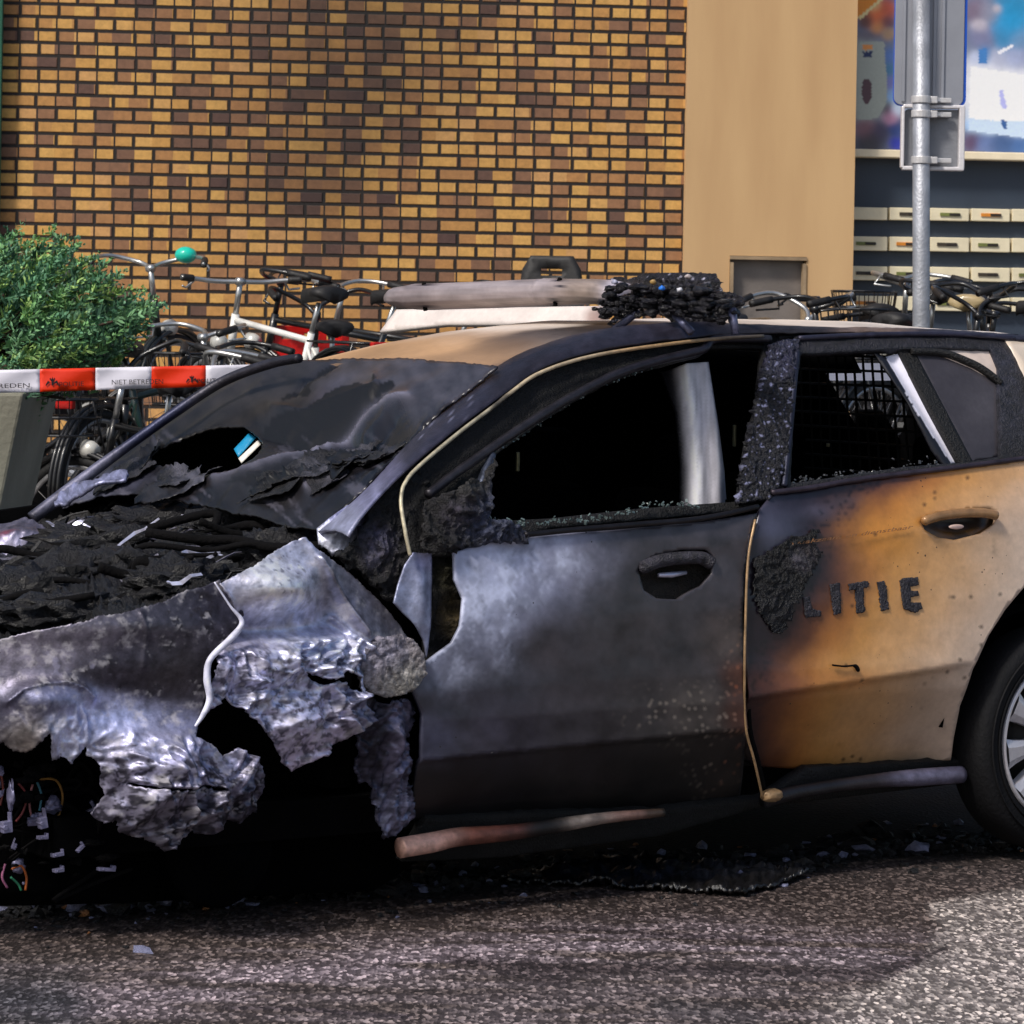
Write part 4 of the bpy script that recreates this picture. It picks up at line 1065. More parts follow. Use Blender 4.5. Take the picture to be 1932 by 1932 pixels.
panel('handle_recess', Z(rE, (1325, 150), (1410, 75), (1550, 48), (1670, 48), (1710, 85), (1700, 180), (1650, 240), (1580, 278), (1535, 305), (1425, 300), (1355, 258)), hR, M_CHAR, fd, 5,
      disp=lambda P, V: gsum(P, [(1275, 1083, 60, 30, -.02)]) + .004 * fbm(V, 30, 2), paint=painter((16, 13, 11), [(1260, 1115, 40, (30, 24, 18), .5)], 3, .5), thick=.004)
mb = MB(); hp = on(hit_side(-.004), Z(rE, (1345, 150), (1440, 112), (1560, 98), (1640, 100), (1688, 128)))
mb.tube(smooth_path(hp, 6), [.006] + [.019] * 23 + [.008], 10)
o = mb.build('door_handle', M_CHAR, fd, True); me = o.data
v = np.array([q.co[:] for q in me.vertices]); v += (crumple(v, .006, 26))[:, None] * np.array([0, -1, 0]); me.vertices.foreach_set('co', v.ravel())
setcol(me, painter((48, 46, 54), [], 0, .4, .6, .2)(v[:, :2] * 600, v))
mb = MB(); mb.tube(on(hit_side(-.02), Z(rE, (1438, 180), (1500, 178), (1568, 168))), [.006, .009, .005], 8); mb.build('lock_strip', M_LIP, o, True)
# shining rear edge of the open door, rust line beside it
ed = on(hit_side(.012), Z(rE, (1892, -80), (1864, 60), (1852, 200), (1846, 400), (1842, 600), (1846, 880), (1888, 1050), (1928, 1230)))
mb = MB(); mb.tube(smooth_path(ed, 5), .0042, 6); mb.build('door_edge', M_TRIM, fd, True)
mb = MB(); mb.tube(smooth_path(on(hit_side(-.012), Z(rE, (1905, -70), (1880, 60), (1868, 200), (1862, 400), (1858, 600), (1864, 880), (1904, 1050), (1944, 1230))), 5), .008, 6); mb.build('door_seal', M_BLACK, fd, True)

# ---- rear door and quarter
rear_top = Z(rC, (590, 1085), (800, 1060), (1000, 1022), (1300, 983), (1600, 948), (1932, 905))
arch_c = (2.70, .36); arch_r = .40
arch = [(arch_c[0] - arch_r * math.cos(a), arch_c[1] + arch_r * math.sin(a)) for a in np.linspace(math.radians(-6), math.radians(75), 16)]
ap = sideP(arch)
left = Z(rG, (160, -150), (152, 60), (150, 250), (140, 500), (150, 800), (165, 1000), (180, 1110))[::-1]
bottom = Z(rG, (235, 1300), (330, 1335), (545, 1347), (900, 1335), (1200, 1322), (1530, 1296))
archP = Z(rG, (1532, 1150), (1545, 950), (1600, 720), (1700, 500), (1810, 330), (1932, 185))
seam = [(2012, 862), (2018, 960), (2003, 1050)]
rear_door = rear_top + seam[:1] + seam[1:] + [(1975, 1075)] + archP[::-1] + bottom[::-1] + [Z(rG, (200, 1180))[0]] + left + Z(rC, (490, 1320), (520, 1180))
rrec = Z(rC, (1380, 1240), (1430, 1208), (1600, 1172), (1750, 1165), (1790, 1190), (1772, 1250), (1700, 1300), (1560, 1335), (1470, 1320), (1400, 1280))
crR = lambda x: np.interp(x, [1400, 1437, 1743, 1800, 2100], [1318, 1311, 1264, 1254, 1200])
dR = crease_disp(crR, .060, 10, lambda P, V: gsum(P, [(1560, 1150, 120, 100, .006), (1500, 1230, 60, 50, -.006)]))
dR0 = dR
dR = lambda P, V: dR0(P, V) * (1 - ss(1760, 1860, P[:, 0])) + .004 * ss(1760, 1860, P[:, 0])
STOPS = [(-60, (30, 24, 34)), (0, (38, 28, 36)), (35, (70, 42, 42)), (75, (116, 70, 44)), (120, (178, 116, 58)), (175, (206, 148, 82)), (270, (208, 162, 114)), (390, (212, 186, 164)), (520, (216, 202, 192))]
def pR(P, V):
    P3 = np.concatenate([P, np.zeros((len(P), 1))], 1); Q = P + 13 * np.stack([fbm(P3 + 5, .014, 4), fbm(P3 + 71, .014, 4)], 1)
    u = Q[:, 0] - np.interp(Q[:, 1], [900, 940, 1000, 1100, 1180, 1260, 1320, 1400, 1460], [1640, 1585, 1535, 1510, 1462, 1408, 1396, 1408, 1430])
    c = np.stack([np.interp(u, [s[0] for s in STOPS], [lin(s[1])[k] for s in STOPS]) for k in range(3)], 1)
    hot = np.exp(-((Q[:, 0] - 1660) / 70) ** 2 - ((Q[:, 1] - 1000) / 50) ** 2)[:, None]; c = c * (1 - .75 * hot) + lin((222, 148, 58)) * .75 * hot
    low = ss(-4, 6, P[:, 1] - crR(P[:, 0]))[:, None]; c = c * (1 - .22 * low)  # shade of the downturned panel painted in below the crease
    for x, y, rx, ry, cc, k in ((1462, 1000, 34, 44, (96, 96, 118), .85), (1545, 960, 44, 14, (84, 80, 96), .7), (1600, 945, 30, 10, (70, 64, 72), .6), (1470, 1120, 60, 110, (20, 18, 24), .9), (1530, 1070, 40, 36, (34, 26, 30), .7), (1480, 1290, 40, 18, (150, 92, 66), .5), (1590, 1282, 60, 16, (196, 126, 70), .5), (1425, 1420, 40, 40, (12, 10, 11), .95), (1445, 1448, 50, 26, (12, 10, 11), .9)):
        g = np.exp(-((Q[:, 0] - x) / rx) ** 2 - ((Q[:, 1] - y) / ry) ** 2)[:, None] * k; c = c * (1 - g) + lin(cc) * g
    c = c * (1 + .10 * fbm(P3, .02, 4))[:, None]
    fl_ = fbm(P3 + 400, .15, 4, .6); gate = np.exp(-((u - 5) / 40) ** 2)
    kf = (ss(.30, .36, fl_) * gate)[:, None]; c = c * (1 - .75 * kf) + lin((20, 16, 18)) * .75 * kf
    dots = (ss(.70, .76, fbm(P3 + 77, .17, 1) + .25 * fbm(P3 + 7, .01, 2)) * ss(40, 120, u))[:, None]; c = c * (1 - .8 * dots) + lin((40, 24, 14)) * .8 * dots
    drip = (ss(.35, .6, fbm(P3 * [1, .10, 1] + 55, .09, 2)) * np.exp(-((P[:, 1] - 1050) / 34) ** 2) * ss(1770, 1800, P[:, 0]))[:, None]; c = c * (1 - .35 * drip)
    band = ((P[:, 1] > np.interp(P[:, 0], [1530, 1815], [1430, 1412])) & (P[:, 0] > 1534))[:, None]; c = np.where(band, c * .93, c)
    return np.concatenate([np.clip(c, .003, .9), np.full((len(P), 1), .30)], 1)
rd = panel('rear_door', rear_door, H0, M_DOOR, car, 6.5, [rrec], dR, pR, .012)
panel('handle_recess', Z(rC, (1366, 1240), (1425, 1196), (1600, 1160), (1755, 1152), (1806, 1188), (1786, 1258), (1708, 1312), (1560, 1348), (1465, 1332), (1390, 1288)), hit_side(-.022), M_DOOR, rd, 4.5,
      disp=lambda P, V: gsum(P, [(1805, 985, 40, 22, -.022)]), paint=painter((46, 30, 14), [(1810, 990, 40, (30, 20, 10), .3), (1795, 1008, 50, (110, 74, 22), .3, 9)], 2, .3, .1), thick=.004)  # lighter band low in the bowl is a painted reflection
mb = MB(); mb.tube(smooth_path(on(hit_side(.022), Z(rC, (1392, 1236), (1480, 1208), (1600, 1192), (1720, 1192), (1790, 1206))), 6), [.006] + [.0145] * 23 + [.007], 12)
o = mb.build('door_handle', plain('scorched_handle', (150, 112, 72), .22, .2, .3, 20, .1, 80, .5), rd, True)
mb = MB(); mb.blob(on(hit_side(-.018), Z(rC, (1572, 1264)))[0], (.030, .006, .0075), .0, 3); mb.build('recess_glint', plain('glint_white', (236, 206, 196), .3, 0, .1), o, True)  # white ellipse added as the bright reflection in the handle recess
# quarter panel, mostly outside the picture
qp = [(2.80, 1.16), (3.2, 1.19), (3.5, 1.2), (3.62, .9), (3.6, .45), (3.3, .34), (3.11, .34)] + [(arch_c[0] - arch_r * math.cos(a), arch_c[1] + arch_r * math.sin(a)) for a in np.linspace(math.radians(170), math.radians(82), 10)]
def hit_xz(P): return np.stack([P[:, 0], -side_n(P[:, 0], P[:, 1]), P[:, 1]], 1)
hit_xz.nrm = np.array([0, -1, 0])
def far_xz(P): return np.stack([P[:, 0], side_n(P[:, 0], P[:, 1]) - .01, P[:, 1]], 1)
far_xz.nrm = np.array([0, 1, 0])
M_WHITE = plain('sooty_white_paint', (206, 190, 172), .35, 0, .15, 3, .05, 40, .3)
sx0 = float(H0(np.array([(2014, 950)]))[0][0])
qp[0] = (sx0 + .006, 1.2); qp[-1] = (sx0 + .006, float(H0(np.array([(2004, 1052)]))[0][2]))
panel('rear_quarter', qp, hit_xz, M_WHITE, car, .04, thick=.012)
rp = [(2.775, 1.215), (3.5, 1.205), (3.36, 1.50), (3.1, 1.54), (2.74, 1.572)]
panel('rear_pillar', rp, hit_xz, M_WHITE, car, .03, [[(2.90, 1.25), (3.30, 1.25), (3.22, 1.44), (2.90, 1.46)]], thick=.02)
panel('rear_side_glass', [(2.89, 1.24), (3.31, 1.24), (3.23, 1.45), (2.89, 1.47)], lambda P: hit_xz(P) + np.array([0, .012, 0]), M_BLACK, car, .04, thick=.005, nrm=(0, -1, 0))
# charred patch where the first letters melted
patch = Z(rC, (492, 1440), (600, 1372), (700, 1312), (760, 1318), (820, 1270), (838, 1292), (800, 1345), (850, 1400), (810, 1500), (765, 1560), (740, 1640), (700, 1690), (690, 1760), (640, 1832), (585, 1832), (545, 1755), (510, 1720), (485, 1600))
dP = lambda P, V: .004 + dR(P, V) + np.abs(crumple(V, .011, 30))
panel('burnt_patch', patch, H0, M_CHAR, rd, 3.4, disp=dP, paint=painter((12, 11, 14), [(1505, 1060, 12, (70, 66, 74), .4), (1470, 1160, 30, (12, 12, 18), .3), (1530, 1040, 12, (44, 38, 42), .4)], 8, .4, .6, .08), thick=.002, jag=2.6)
# raised, blistered letters that survived: L I T I E
LET = [[(505, 255), (545, 250), (560, 330), (618, 345), (622, 380), (525, 388)],
       [(678, 178), (740, 165), (748, 360), (702, 372)],
       [(797, 172), (925, 152), (932, 190), (893, 200), (902, 350), (852, 360), (842, 205), (806, 212)],
       [(990, 160), (1035, 148), (1050, 215), (1060, 335), (1012, 345)],
       [(1135, 150), (1165, 132), (1250, 128), (1258, 175), (1200, 190), (1205, 215), (1250, 215), (1255, 245), (1205, 255), (1200, 290), (1268, 290), (1272, 330), (1235, 355), (1155, 330)]]
for L in LET:
    panel('letter', Z(rG, *L), H0, M_CHAR, rd, 2.6, disp=lambda P, V: .003 + dR(P, V) + np.abs(crumple(V, .0035, 50)), paint=painter((44, 42, 50), [], 3, .45, .5, .3), thick=.006, jag=.6)
word('script_lettering', 'waakzaam en dienstbaar', Z(rC, (700, 1362))[0], Z(rC, (1345, 1272))[0], 7.0, hit_side(.010), plain('browned_script', (132, 92, 58), .5, 0, .4, 30), rd, .35)
mb = MB(); mb.tube(smooth_path(on(hit_side(.016), Z(rG, (705, 690), (780, 698), (850, 695), (872, 730))), 4), [.003] * 8 + [.006] * 4 + [.004], 6); mb.build('soot_fleck', M_BLACK, rd, True)

# ---- rocker, skirt tubes, underside
rock = Z(rE, (355, 1318), (1440, 1283), (1932, 1225)) + Z(rG, (545, 1350), (1530, 1300), (1600, 1440), (250, 1600)) + Z(rE, (1440, 1400), (700, 1500), (240, 1520))
panel('rocker', rock, hit_side(-.05), M_CHAR, car, 9, disp=lambda P, V: .006 * fbm(V, 12, 3), paint=painter((5, 5, 5), [(1500, 1490, 40, (16, 16, 20), .5), (1000, 1570, 60, (10, 8, 7), .7)], 8, .8, .5), thick=.03)
M_SK = burnt('scorched_skirt', .15, .25, 80)
def tube_paint(name, pts, r, hit, spots, base, par, mat=None, seg=12):
    mb = MB(); path = smooth_path(on(hit, pts), 8); mb.tube(path, r if not hasattr(r, '__len__') else np.interp(np.linspace(0, 1, len(path)), np.linspace(0, 1, len(r)), r), seg)
    o = mb.build(name, mat or M_SK, par, True); v = np.array([q.co[:] for q in o.data.vertices]); setcol(o.data, painter(base, spots, 6, .45, .3, .05)(c2p(v), v)); return o
sk = tube_paint('side_skirt', Z(rE, (228, 1456), (380, 1430), (500, 1405), (760, 1382), (1000, 1345), (1200, 1314), (1460, 1290)), [.028, .028, .026, .022, .020, .016, .012], hit_side(.0),
    [(790, 1585, 40, (226, 178, 160), .4), (850, 1574, 20, (200, 150, 132), .45), (905, 1572, 36, (120, 72, 58), .5), (960, 1560, 26, (90, 52, 44), .5), (1030, 1558, 30, (14, 12, 12), .6), (1120, 1546, 40, (150, 136, 126), .45), (1180, 1537, 34, (140, 106, 94), .5), (1235, 1530, 20, (70, 56, 44), .5)], (30, 24, 22), car)
tube_paint('side_skirt', Z(rG, (260, 1560), (500, 1500), (900, 1440), (1250, 1410), (1530, 1392)), [.022, .02, .02, .026, .026], hit_side(-.01), [(1755, 1462, 55, (112, 108, 130), .45, 40), (1650, 1472, 30, (50, 44, 48), .5)], (24, 23, 28), car)
mb = MB(); mb.blob(on(hit_side(.01), Z(rG, (315, 1525)))[0], (.035, .02, .018), .15, 3); o = mb.build('jack_cover', M_TRIM, car, True)
mb = MB(); mb.box((1.4, 0, .27), (3.9, 1.36, .10)); mb.build('floor_pan', M_INT, car)

# ---- A pillar and roof rail
inner = [(600, 1003), (640, 968), (690, 922), (780, 826), (870, 748), (940, 690), (1010, 655), (1130, 622), (1300, 607), (1420, 613), (1560, 621), (1760, 627), (1900, 633), (2050, 642)]
outer = [(655, 1012), (672, 985), (700, 950), (740, 908), (786, 868), (860, 808), (935, 754), (962, 735), (1022, 695), (1131, 662), (1313, 637), (1450, 630), (1700, 627), (1900, 640), (2050, 652)]
inY = np.interp([p[0] for p in inner], [600, 940, 1300, 2050], [-.68, -.565, -.545, -.50])
di = dirc(inner); ti = (inY - OC[1]) / di[:, 1]; I3 = OC + di * ti[:, None]
O3 = hit_side(.006)(np.array(outer))
def resamp(A, n):
    A = np.array(smooth_path(A, 5)); L = np.concatenate([[0], np.cumsum(np.linalg.norm(np.diff(A, axis=0), axis=1))]); t = np.linspace(0, L[-1], n)
    return np.stack([np.interp(t, L, A[:, k]) for k in range(3)], 1)
def loft(name, A, B, nu, nv, bulge, mat, par, paint, disp=0.0, thick=.008):
    A = resamp(A, nu); B = resamp(B, nu); V = []
    for j in range(nv):
        t = j / (nv - 1); V.append(A * (1 - t) + B * t + np.outer(np.full(nu, bulge * 4 * t * (1 - t)), [-.25, -.75, .6]))
    V = np.concatenate(V)
    if disp: V = V + crumple(V, disp, 14)[:, None] * np.array([-.2, -.8, .5])
    q = [(j * nu + i, j * nu + i + 1, (j + 1) * nu + i + 1, (j + 1) * nu + i) for j in range(nv - 1) for i in range(nu - 1)]
    Fc = np.array(q); n = np.cross(V[Fc[:, 1]] - V[Fc[:, 0]], V[Fc[:, 3]] - V[Fc[:, 0]])
    if (n * (OC - V[Fc[:, 0]])).sum() < 0: Fc = Fc[:, ::-1]
    me = mesh(name, V, Fc.tolist()); setcol(me, paint(c2p(V), V)); o = link(name, me, mat, par)
    s = o.modifiers.new('thickness', 'SOLIDIFY'); s.thickness = thick; s.offset = -1; return o
pA = painter((52, 50, 60), [(640, 985, 34, (168, 170, 196), .5), (690, 930, 30, (140, 140, 172), .5), (730, 890, 22, (112, 110, 138), .45), (800, 830, 40, (60, 58, 74), .42), (880, 770, 40, (54, 52, 66), .42), (980, 690, 50, (44, 42, 52), .42), (1100, 645, 60, (56, 54, 66), .42), (1250, 620, 60, (62, 60, 76), .42), (1400, 622, 60, (46, 44, 52), .5), (1500, 626, 60, (58, 54, 58), .5), (1650, 627, 50, (150, 126, 112), .45), (1800, 632, 60, (70, 66, 76), .45)], 6, .42, .22, .05)
def pA2(P, V):
    c = pA(P, V); P3 = np.concatenate([P, np.zeros((len(P), 1))], 1)
    k = ss(.5, .8, fbm(P3, .11, 3)) * ((P[:, 0] < 900)) * .7
    c[:, :3] = c[:, :3] * (1 - k[:, None]) + lin((150, 150, 176)) * k[:, None]; return c
rail = loft('roof_rail', I3, O3, 150, 14, .018, M_STEEL, car, pA2, .006)
gold = on(hit_side(.012), [(772, 1046), (764, 1000), (757, 955), (758, 930), (764, 912), (786, 884), (860, 821), (935, 764), (962, 742), (1022, 702), (1131, 669), (1313, 643), (1440, 634)])
tube_paint('window_trim', [(774, 1048), (764, 1000), (757, 955), (758, 930), (764, 912), (786, 884), (860, 821), (935, 764), (962, 742), (1022, 702), (1131, 669), (1313, 643), (1440, 634)], .0055, hit_side(.012),
    [(760, 960, 60, (196, 186, 158), .4), (860, 825, 60, (176, 168, 144), .4), (945, 758, 16, (26, 26, 30), .5), (1050, 690, 70, (196, 176, 144), .4), (1250, 648, 80, (176, 142, 100), .4), (1400, 638, 40, (60, 50, 44), .5)], (150, 140, 120), rail, None, 8)

# ---- door frames with their openings
open_f = Z(rB, (815, 1532), (850, 1190), (1000, 1080), (1200, 950), (1350, 858), (1500, 785), (1700, 718), (1932, 662)) + [(1340, 655), (1440, 655), (1432, 740), (1408, 850), (1393, 946), (1200, 960), (1040, 978)]
frame_f = [(772, 1046), (757, 955), (758, 925), (786, 880), (860, 817), (935, 760), (1022, 698), (1131, 666), (1313, 640), (1470, 632), (1462, 760), (1440, 958), (1300, 972), (1040, 996), (860, 1052)]
panel('front_door_frame', frame_f, hit_side(-.035), M_CHAR, fd, 7, [open_f], lambda P, V: .004 * fbm(V, 18, 3), painter((14, 13, 15), [], 6, .55, .5, .05), .02)
bar = Z(rB, (505, 1392), (700, 1245), (1000, 1040), (1200, 915), (1350, 832), (1500, 760), (1700, 695), (1932, 638)) + [(1350, 640), (1452, 640)]
tube_paint('frame_bar', bar, .013, hit_side(-.005), [(1000, 800, 200, (52, 50, 56), .4), (1250, 665, 100, (46, 44, 54), .4)], (44, 42, 48), fd, M_STEEL, 10)
tube_paint('sill_strip', Z(rB, (1010, 1600), (1250, 1575), (1600, 1545), (1932, 1515)) + [(1430, 956)], .008, hit_side(.012), [], (30, 28, 32), fd, M_STEEL, 8)
tube_paint('window_divider', Z(rB, (845, 1180), (800, 1300), (770, 1400), (745, 1500)), [.010, .016, .016, .014], hit_side(-.005), [(905, 900, 60, (70, 76, 92), .3)], (40, 42, 52), fd, M_ASH, 8)
# melted mirror and shards of window glass along the sill
mirror = Z(rB, (470, 1430), (600, 1365), (690, 1312), (770, 1330), (800, 1255), (835, 1210), (815, 1400), (810, 1520), (900, 1535), (1012, 1585), (1010, 1645), (840, 1640), (700, 1665), (560, 1700), (470, 1690), (445, 1560))
panel('melted_mirror', mirror, hit_side(.0), M_CHAR, fd, 4.2, disp=lambda P, V: .01 + gsum(P, [(850, 940, 45, 50, .05)]) + np.abs(crumple(V, .035, 20)), paint=painter((22, 20, 22), [(870, 900, 30, (56, 54, 52), .4), (850, 970, 20, (50, 46, 56), .4), (930, 985, 40, (60, 64, 84), .35)], 6, .5, .8, .09), thick=.01, jag=1.5)
GL = plain('glass_crumbs', (84, 98, 98), .15, 0, .5, 60, .1, 90, .5)
def crumbs(pts, n, size, hit, par, mat=None, spread=6):
    mb = MB(); A = np.array(densify(pts + pts[-2:-1], 3))[:max(2, len(densify(pts, 3)))]
    L = np.array(pts, float)
    for k in range(n):
        t = RNG.uniform(0, len(L) - 1.001); i = int(t); p = L[i] + (L[i + 1] - L[i]) * (t - i) + RNG.normal(size=2) * [2, spread * .4] - [0, abs(RNG.normal()) * spread]
        q = hit(p[None])[0]; s = size * RNG.uniform(.4, 1.3); r = Matrix.Rotation(RNG.uniform(0, 6), 3, Vector(RNG.normal(size=3)))
        mb.box(q, (s * 1.6, s * .6, s), r)
    o = mb.build('glass_crumbs', mat or GL, par); o['kind'] = 'stuff'; return o
crumbs(Z(rB, (820, 1530), (1020, 1560), (1300, 1530), (1500, 1500), (1700, 1450), (1932, 1460)), 130, .0055, hit_side(-.012), fd)
crumbs(Z(rB, (850, 1170), (1000, 1085), (1200, 955), (1350, 865), (1500, 790), (1700, 722)), 46, .005, hit_side(-.02), fd, None, 3)

# ---- B pillar: both door frames, scaled and blistered
bp = [(1452, 650), (1475, 641), (1507, 640), (1498, 740), (1484, 860), (1470, 915), (1455, 938), (1392, 950), (1408, 850), (1433, 740)]
def pB(P, V):
    c = painter((26, 25, 34), [(1450, 880, 40, (34, 34, 44), .35), (1480, 670, 26, (58, 58, 84), .3)], 4, .35, .4, .1)(P, V); P3 = np.concatenate([P, np.zeros((len(P), 1))], 1)
    k = ss(.50, .70, fbm(P3, .13, 3, .6))[:, None]; c[:, :3] = c[:, :3] * .6 * (1 - k) + lin((140, 142, 176)) * k; return c
panel('door_pillar', bp, hit_side(.004), M_CHAR, car, 2.6, disp=lambda P, V: np.abs(crumple(V, .011, 46)), paint=pB, thick=.02, jag=.7)

# ---- rear door frame, quarter glass
open_r = Z(rC, (742, 345), (1100, 327), (1300, 318), (1500, 312), (1755, 322), (1795, 420), (1805, 890), (1640, 920), (1300, 945), (690, 1035), (706, 700))
frame_r = Z(rC, (715, 245), (1300, 213), (1900, 240), (1930, 380), (1985, 895), (1600, 948), (1300, 983), (1000, 1022), (800, 1060), (590, 1085), (640, 900), (690, 500))
panel('rear_door_frame', frame_r, hit_side(-.004), M_CHAR, rd, 6, [open_r], lambda P, V: .003 * fbm(V, 20, 3), painter((24, 23, 28), [(1880, 780, 40, (40, 40, 50), .45), (1880, 700, 30, (44, 44, 56), .4), (1650, 640, 120, (30, 29, 38), .4)], 6, .45, .5, .08), .025)
tube_paint('frame_bar', Z(rC, (735, 262), (1000, 248), (1300, 240), (1600, 243), (1880, 262)), .008, hit_side(.004), [], (58, 56, 72), rd, M_STEEL, 8)
tube_paint('frame_bar', Z(rC, (724, 330), (700, 600), (672, 900), (655, 1050)), .010, hit_side(.0), [], (40, 42, 58), rd, M_STEEL, 8)
tube_paint('sill_strip', Z(rC, (590, 1082), (800, 1056), (1000, 1020), (1300, 980), (1600, 945), (1940, 900)), .008, hit_side(.01), [], (64, 56, 66), rd, M_STEEL, 8)
divb = Z(rC, (1262, 322), (1345, 318), (1662, 920), (1600, 932))
panel('window_divider', divb, hit_side(-.015), M_CHAR, rd, 5, paint=painter((13, 12, 13), [], 4, .5, .3), thick=.02)
quart = Z(rC, (1350, 335), (1500, 345), (1650, 405), (1800, 480), (1805, 890), (1655, 918))
panel('quarter_glass', quart, hit_side(-.018), M_GLASS, rd, 6, paint=painter((62, 59, 64), [(1880, 760, 40, (74, 71, 76), .22)], 5, .25, .08), thick=.005)
tube_paint('glass_band', Z(rC, (1330, 332), (1500, 340), (1650, 395), (1730, 440), (1808, 500)), [.010, .012, .013, .013, .012], hit_side(-.008), [], (20, 18, 18), rd, M_CHAR, 8)
panel('quarter_bright_patch', Z(rC, (1440, 300), (1800, 300), (1830, 520), (1650, 420), (1480, 350)), hit_side(-.016), M_PAINT, rd, 7, paint=painter((214, 196, 184), [], 5, .5, .1), thick=.006)  # pale panel added to stand for the bright view through the glass
crumbs(Z(rC, (690, 1035), (900, 1010), (1100, 985), (1300, 950), (1480, 935)), 70, .0055, hit_side(-.01), rd, plain('dull_crumbs', (70, 72, 76), .2))
# pale bare pillar trims inside, one with a painted highlight band
M_BARE = burnt('bare_sheet', .0, .05, 30, grain=.06)
t1 = [(1252, 700), (1262, 698), (1285, 688), (1332, 684), (1350, 790), (1370, 890), (1383, 955), (1284, 965), (1284, 880), (1275, 780)]
def curl(P, V):
    u = P[:, 0] - np.interp(P[:, 1], [684, 790, 890, 960], [1262, 1278, 1287, 1287]); return .05 * np.sin(np.clip(u / 75, -.3, 1.3) * math.pi) + .012 * np.sin(u / 9.0)
def p1(P, V):
    u = P[:, 0] - np.interp(P[:, 1], [684, 790, 890, 960], [1262, 1278, 1287, 1287])
    c = np.tile(np.append(lin((206, 203, 212)), .3), (len(P), 1)); kd = (1 - ss(1, 11, u))[:, None]; c[:, :3] = c[:, :3] * (1 - kd) + lin((24, 24, 34)) * kd
    k = np.exp(-((u - 18) / 10) ** 2)[:, None]; c[:, :3] = c[:, :3] * (1 - k) + lin((244, 244, 252)) * k  # near-white band painted along the curl as a highlight
    P3 = np.concatenate([P, np.zeros((len(P), 1))], 1); c[:, :3] *= (1 + .35 * fbm(P3 * [1, .12, 1], .12, 3))[:, None]; return np.clip(c, .01, .9)
panel('pillar_trim', t1, hit_plane((1.8, -.68, .9), (-.35, -1, .1)), M_BARE, car, 4, disp=curl, paint=p1, thick=.006)
t2 = Z(rC, (1120, 330), (1180, 365), (1262, 343), (1345, 470), (1605, 915), (1500, 945), (1440, 860), (1300, 600))
panel('pillar_trim', t2, hit_side(-.03), M_BARE, car, 4, disp=lambda P, V: .010 * np.sin((P[:, 0] - P[:, 1] * .62) / 7.0), paint=lambda P, V: np.where((P[:, 0] - np.interp(P[:, 1], [660, 680, 780, 880], [1675, 1672, 1727, 1795]) > 0)[:, None], np.append(lin((232, 230, 244)), .3), np.append(lin((18, 18, 26)), .4)), thick=.006)

# ---- roof
def roof_z(x, y):
    z = np.interp(x, [.80, .90, 1.0, 1.15, 1.35, 1.6, 2.0, 2.6, 3.1, 3.5], [1.435, 1.468, 1.495, 1.530, 1.565, 1.590, 1.603, 1.600, 1.578, 1.535])
    return z + .012 - .035 * (np.abs(y) / .56) ** 2.2
ys_ = np.linspace(-.60, .60, 61)
hx_ = lambda y: .885 - .055 * (1 - (y / .58) ** 2) + .01 * y
V = []
for t in np.linspace(0, 1, 90):
    for y in ys_:
        x = hx_(y) + (3.45 - hx_(y)) * t; V.append((x, y * (1 - .08 * t), roof_z(x, y)))
V = np.array(V); nyr = len(ys_)
Fc = [(i * nyr + j, (i + 1) * nyr + j, (i + 1) * nyr + j + 1, i * nyr + j + 1) for i in range(89) for j in range(nyr - 1)]
V[:, 2] += .004 * fbm(V, 3, 3)
me = mesh('roof', V, Fc)
def roof_paint(V):
    P = c2p(V); c = np.tile(np.append(lin((190, 150, 110)), .38), (len(V), 1))
    P3 = V * [1, 1, 0]; n = fbm(P3, 3.0, 4)
    ye = V[:, 1]
    k = ss(1.05, 1.45, V[:, 0] + .12 * n)[:, None]; c[:, :3] = c[:, :3] * (1 - k) + lin((226, 212, 200)) * k
    k = (ss(.25, .0, ye + .42 + .08 * n) * ss(.95, 1.25, V[:, 0]))[:, None]; k = np.clip(1 - ss(-.48, -.38, ye + .06 * n), 0, 1)[:, None]
    c[:, :3] = c[:, :3] * (1 - k) + lin((50, 46, 54)) * k
    k = (np.exp(-((V[:, 0] - 1.45) / .5) ** 2) * (1 - ss(-.25, .0, ye + .15 * n)))[:, None]; c[:, :3] = c[:, :3] * (1 - k) + lin((40, 38, 44)) * k
    k = (1 - ss(.0, .045, V[:, 0] - hx_(ye) + .02 * n))[:, None]; c[:, :3] = c[:, :3] * (1 - .7 * k) + lin((58, 48, 44)) * .7 * k
    c[:, :3] *= (1 + .3 * n)[:, None]; return np.clip(c, .004, .9)
setcol(me, roof_paint(V)); roof = link('roof', me, M_PAINT, car); s = roof.modifiers.new('thickness', 'SOLIDIFY'); s.thickness = .02; s.offset = -1
# row of little tan patches along the rear roof rail
mb = MB()

# ---- windscreen: a sagged, folded sheet of sooty glass
w0 = OC + dirc([(940, 690)])[0] * ((-.565 - OC[1]) / dirc([(940, 690)])[0][1]); w1 = OC + dirc([(560, 682)])[0] * ((.565 - OC[1]) / dirc([(560, 682)])[0][1])
w2 = OC + dirc([(640, 1000)])[0] * ((-.68 - OC[1]) / dirc([(640, 1000)])[0][1]); w3 = OC + dirc([(95, 958)])[0] * ((.70 - OC[1]) / dirc([(95, 958)])[0][1])
wn = np.cross(w1 - w0, w2 - w0) ; wn /= np.linalg.norm(wn); wn = wn if wn @ (OC - w0) > 0 else -wn
HW = hit_plane((w0 + w1 + w2 + w3) / 4, wn)
shield = [(560, 681), (640, 676), (760, 678), (860, 684), (938, 690), (868, 750), (782, 828), (694, 922), (640, 968), (600, 1000), (520, 985), (420, 965), (330, 945), (250, 930), (180, 940), (95, 965), (75, 975), (150, 915), (220, 855), (300, 800), (400, 735), (500, 696)]
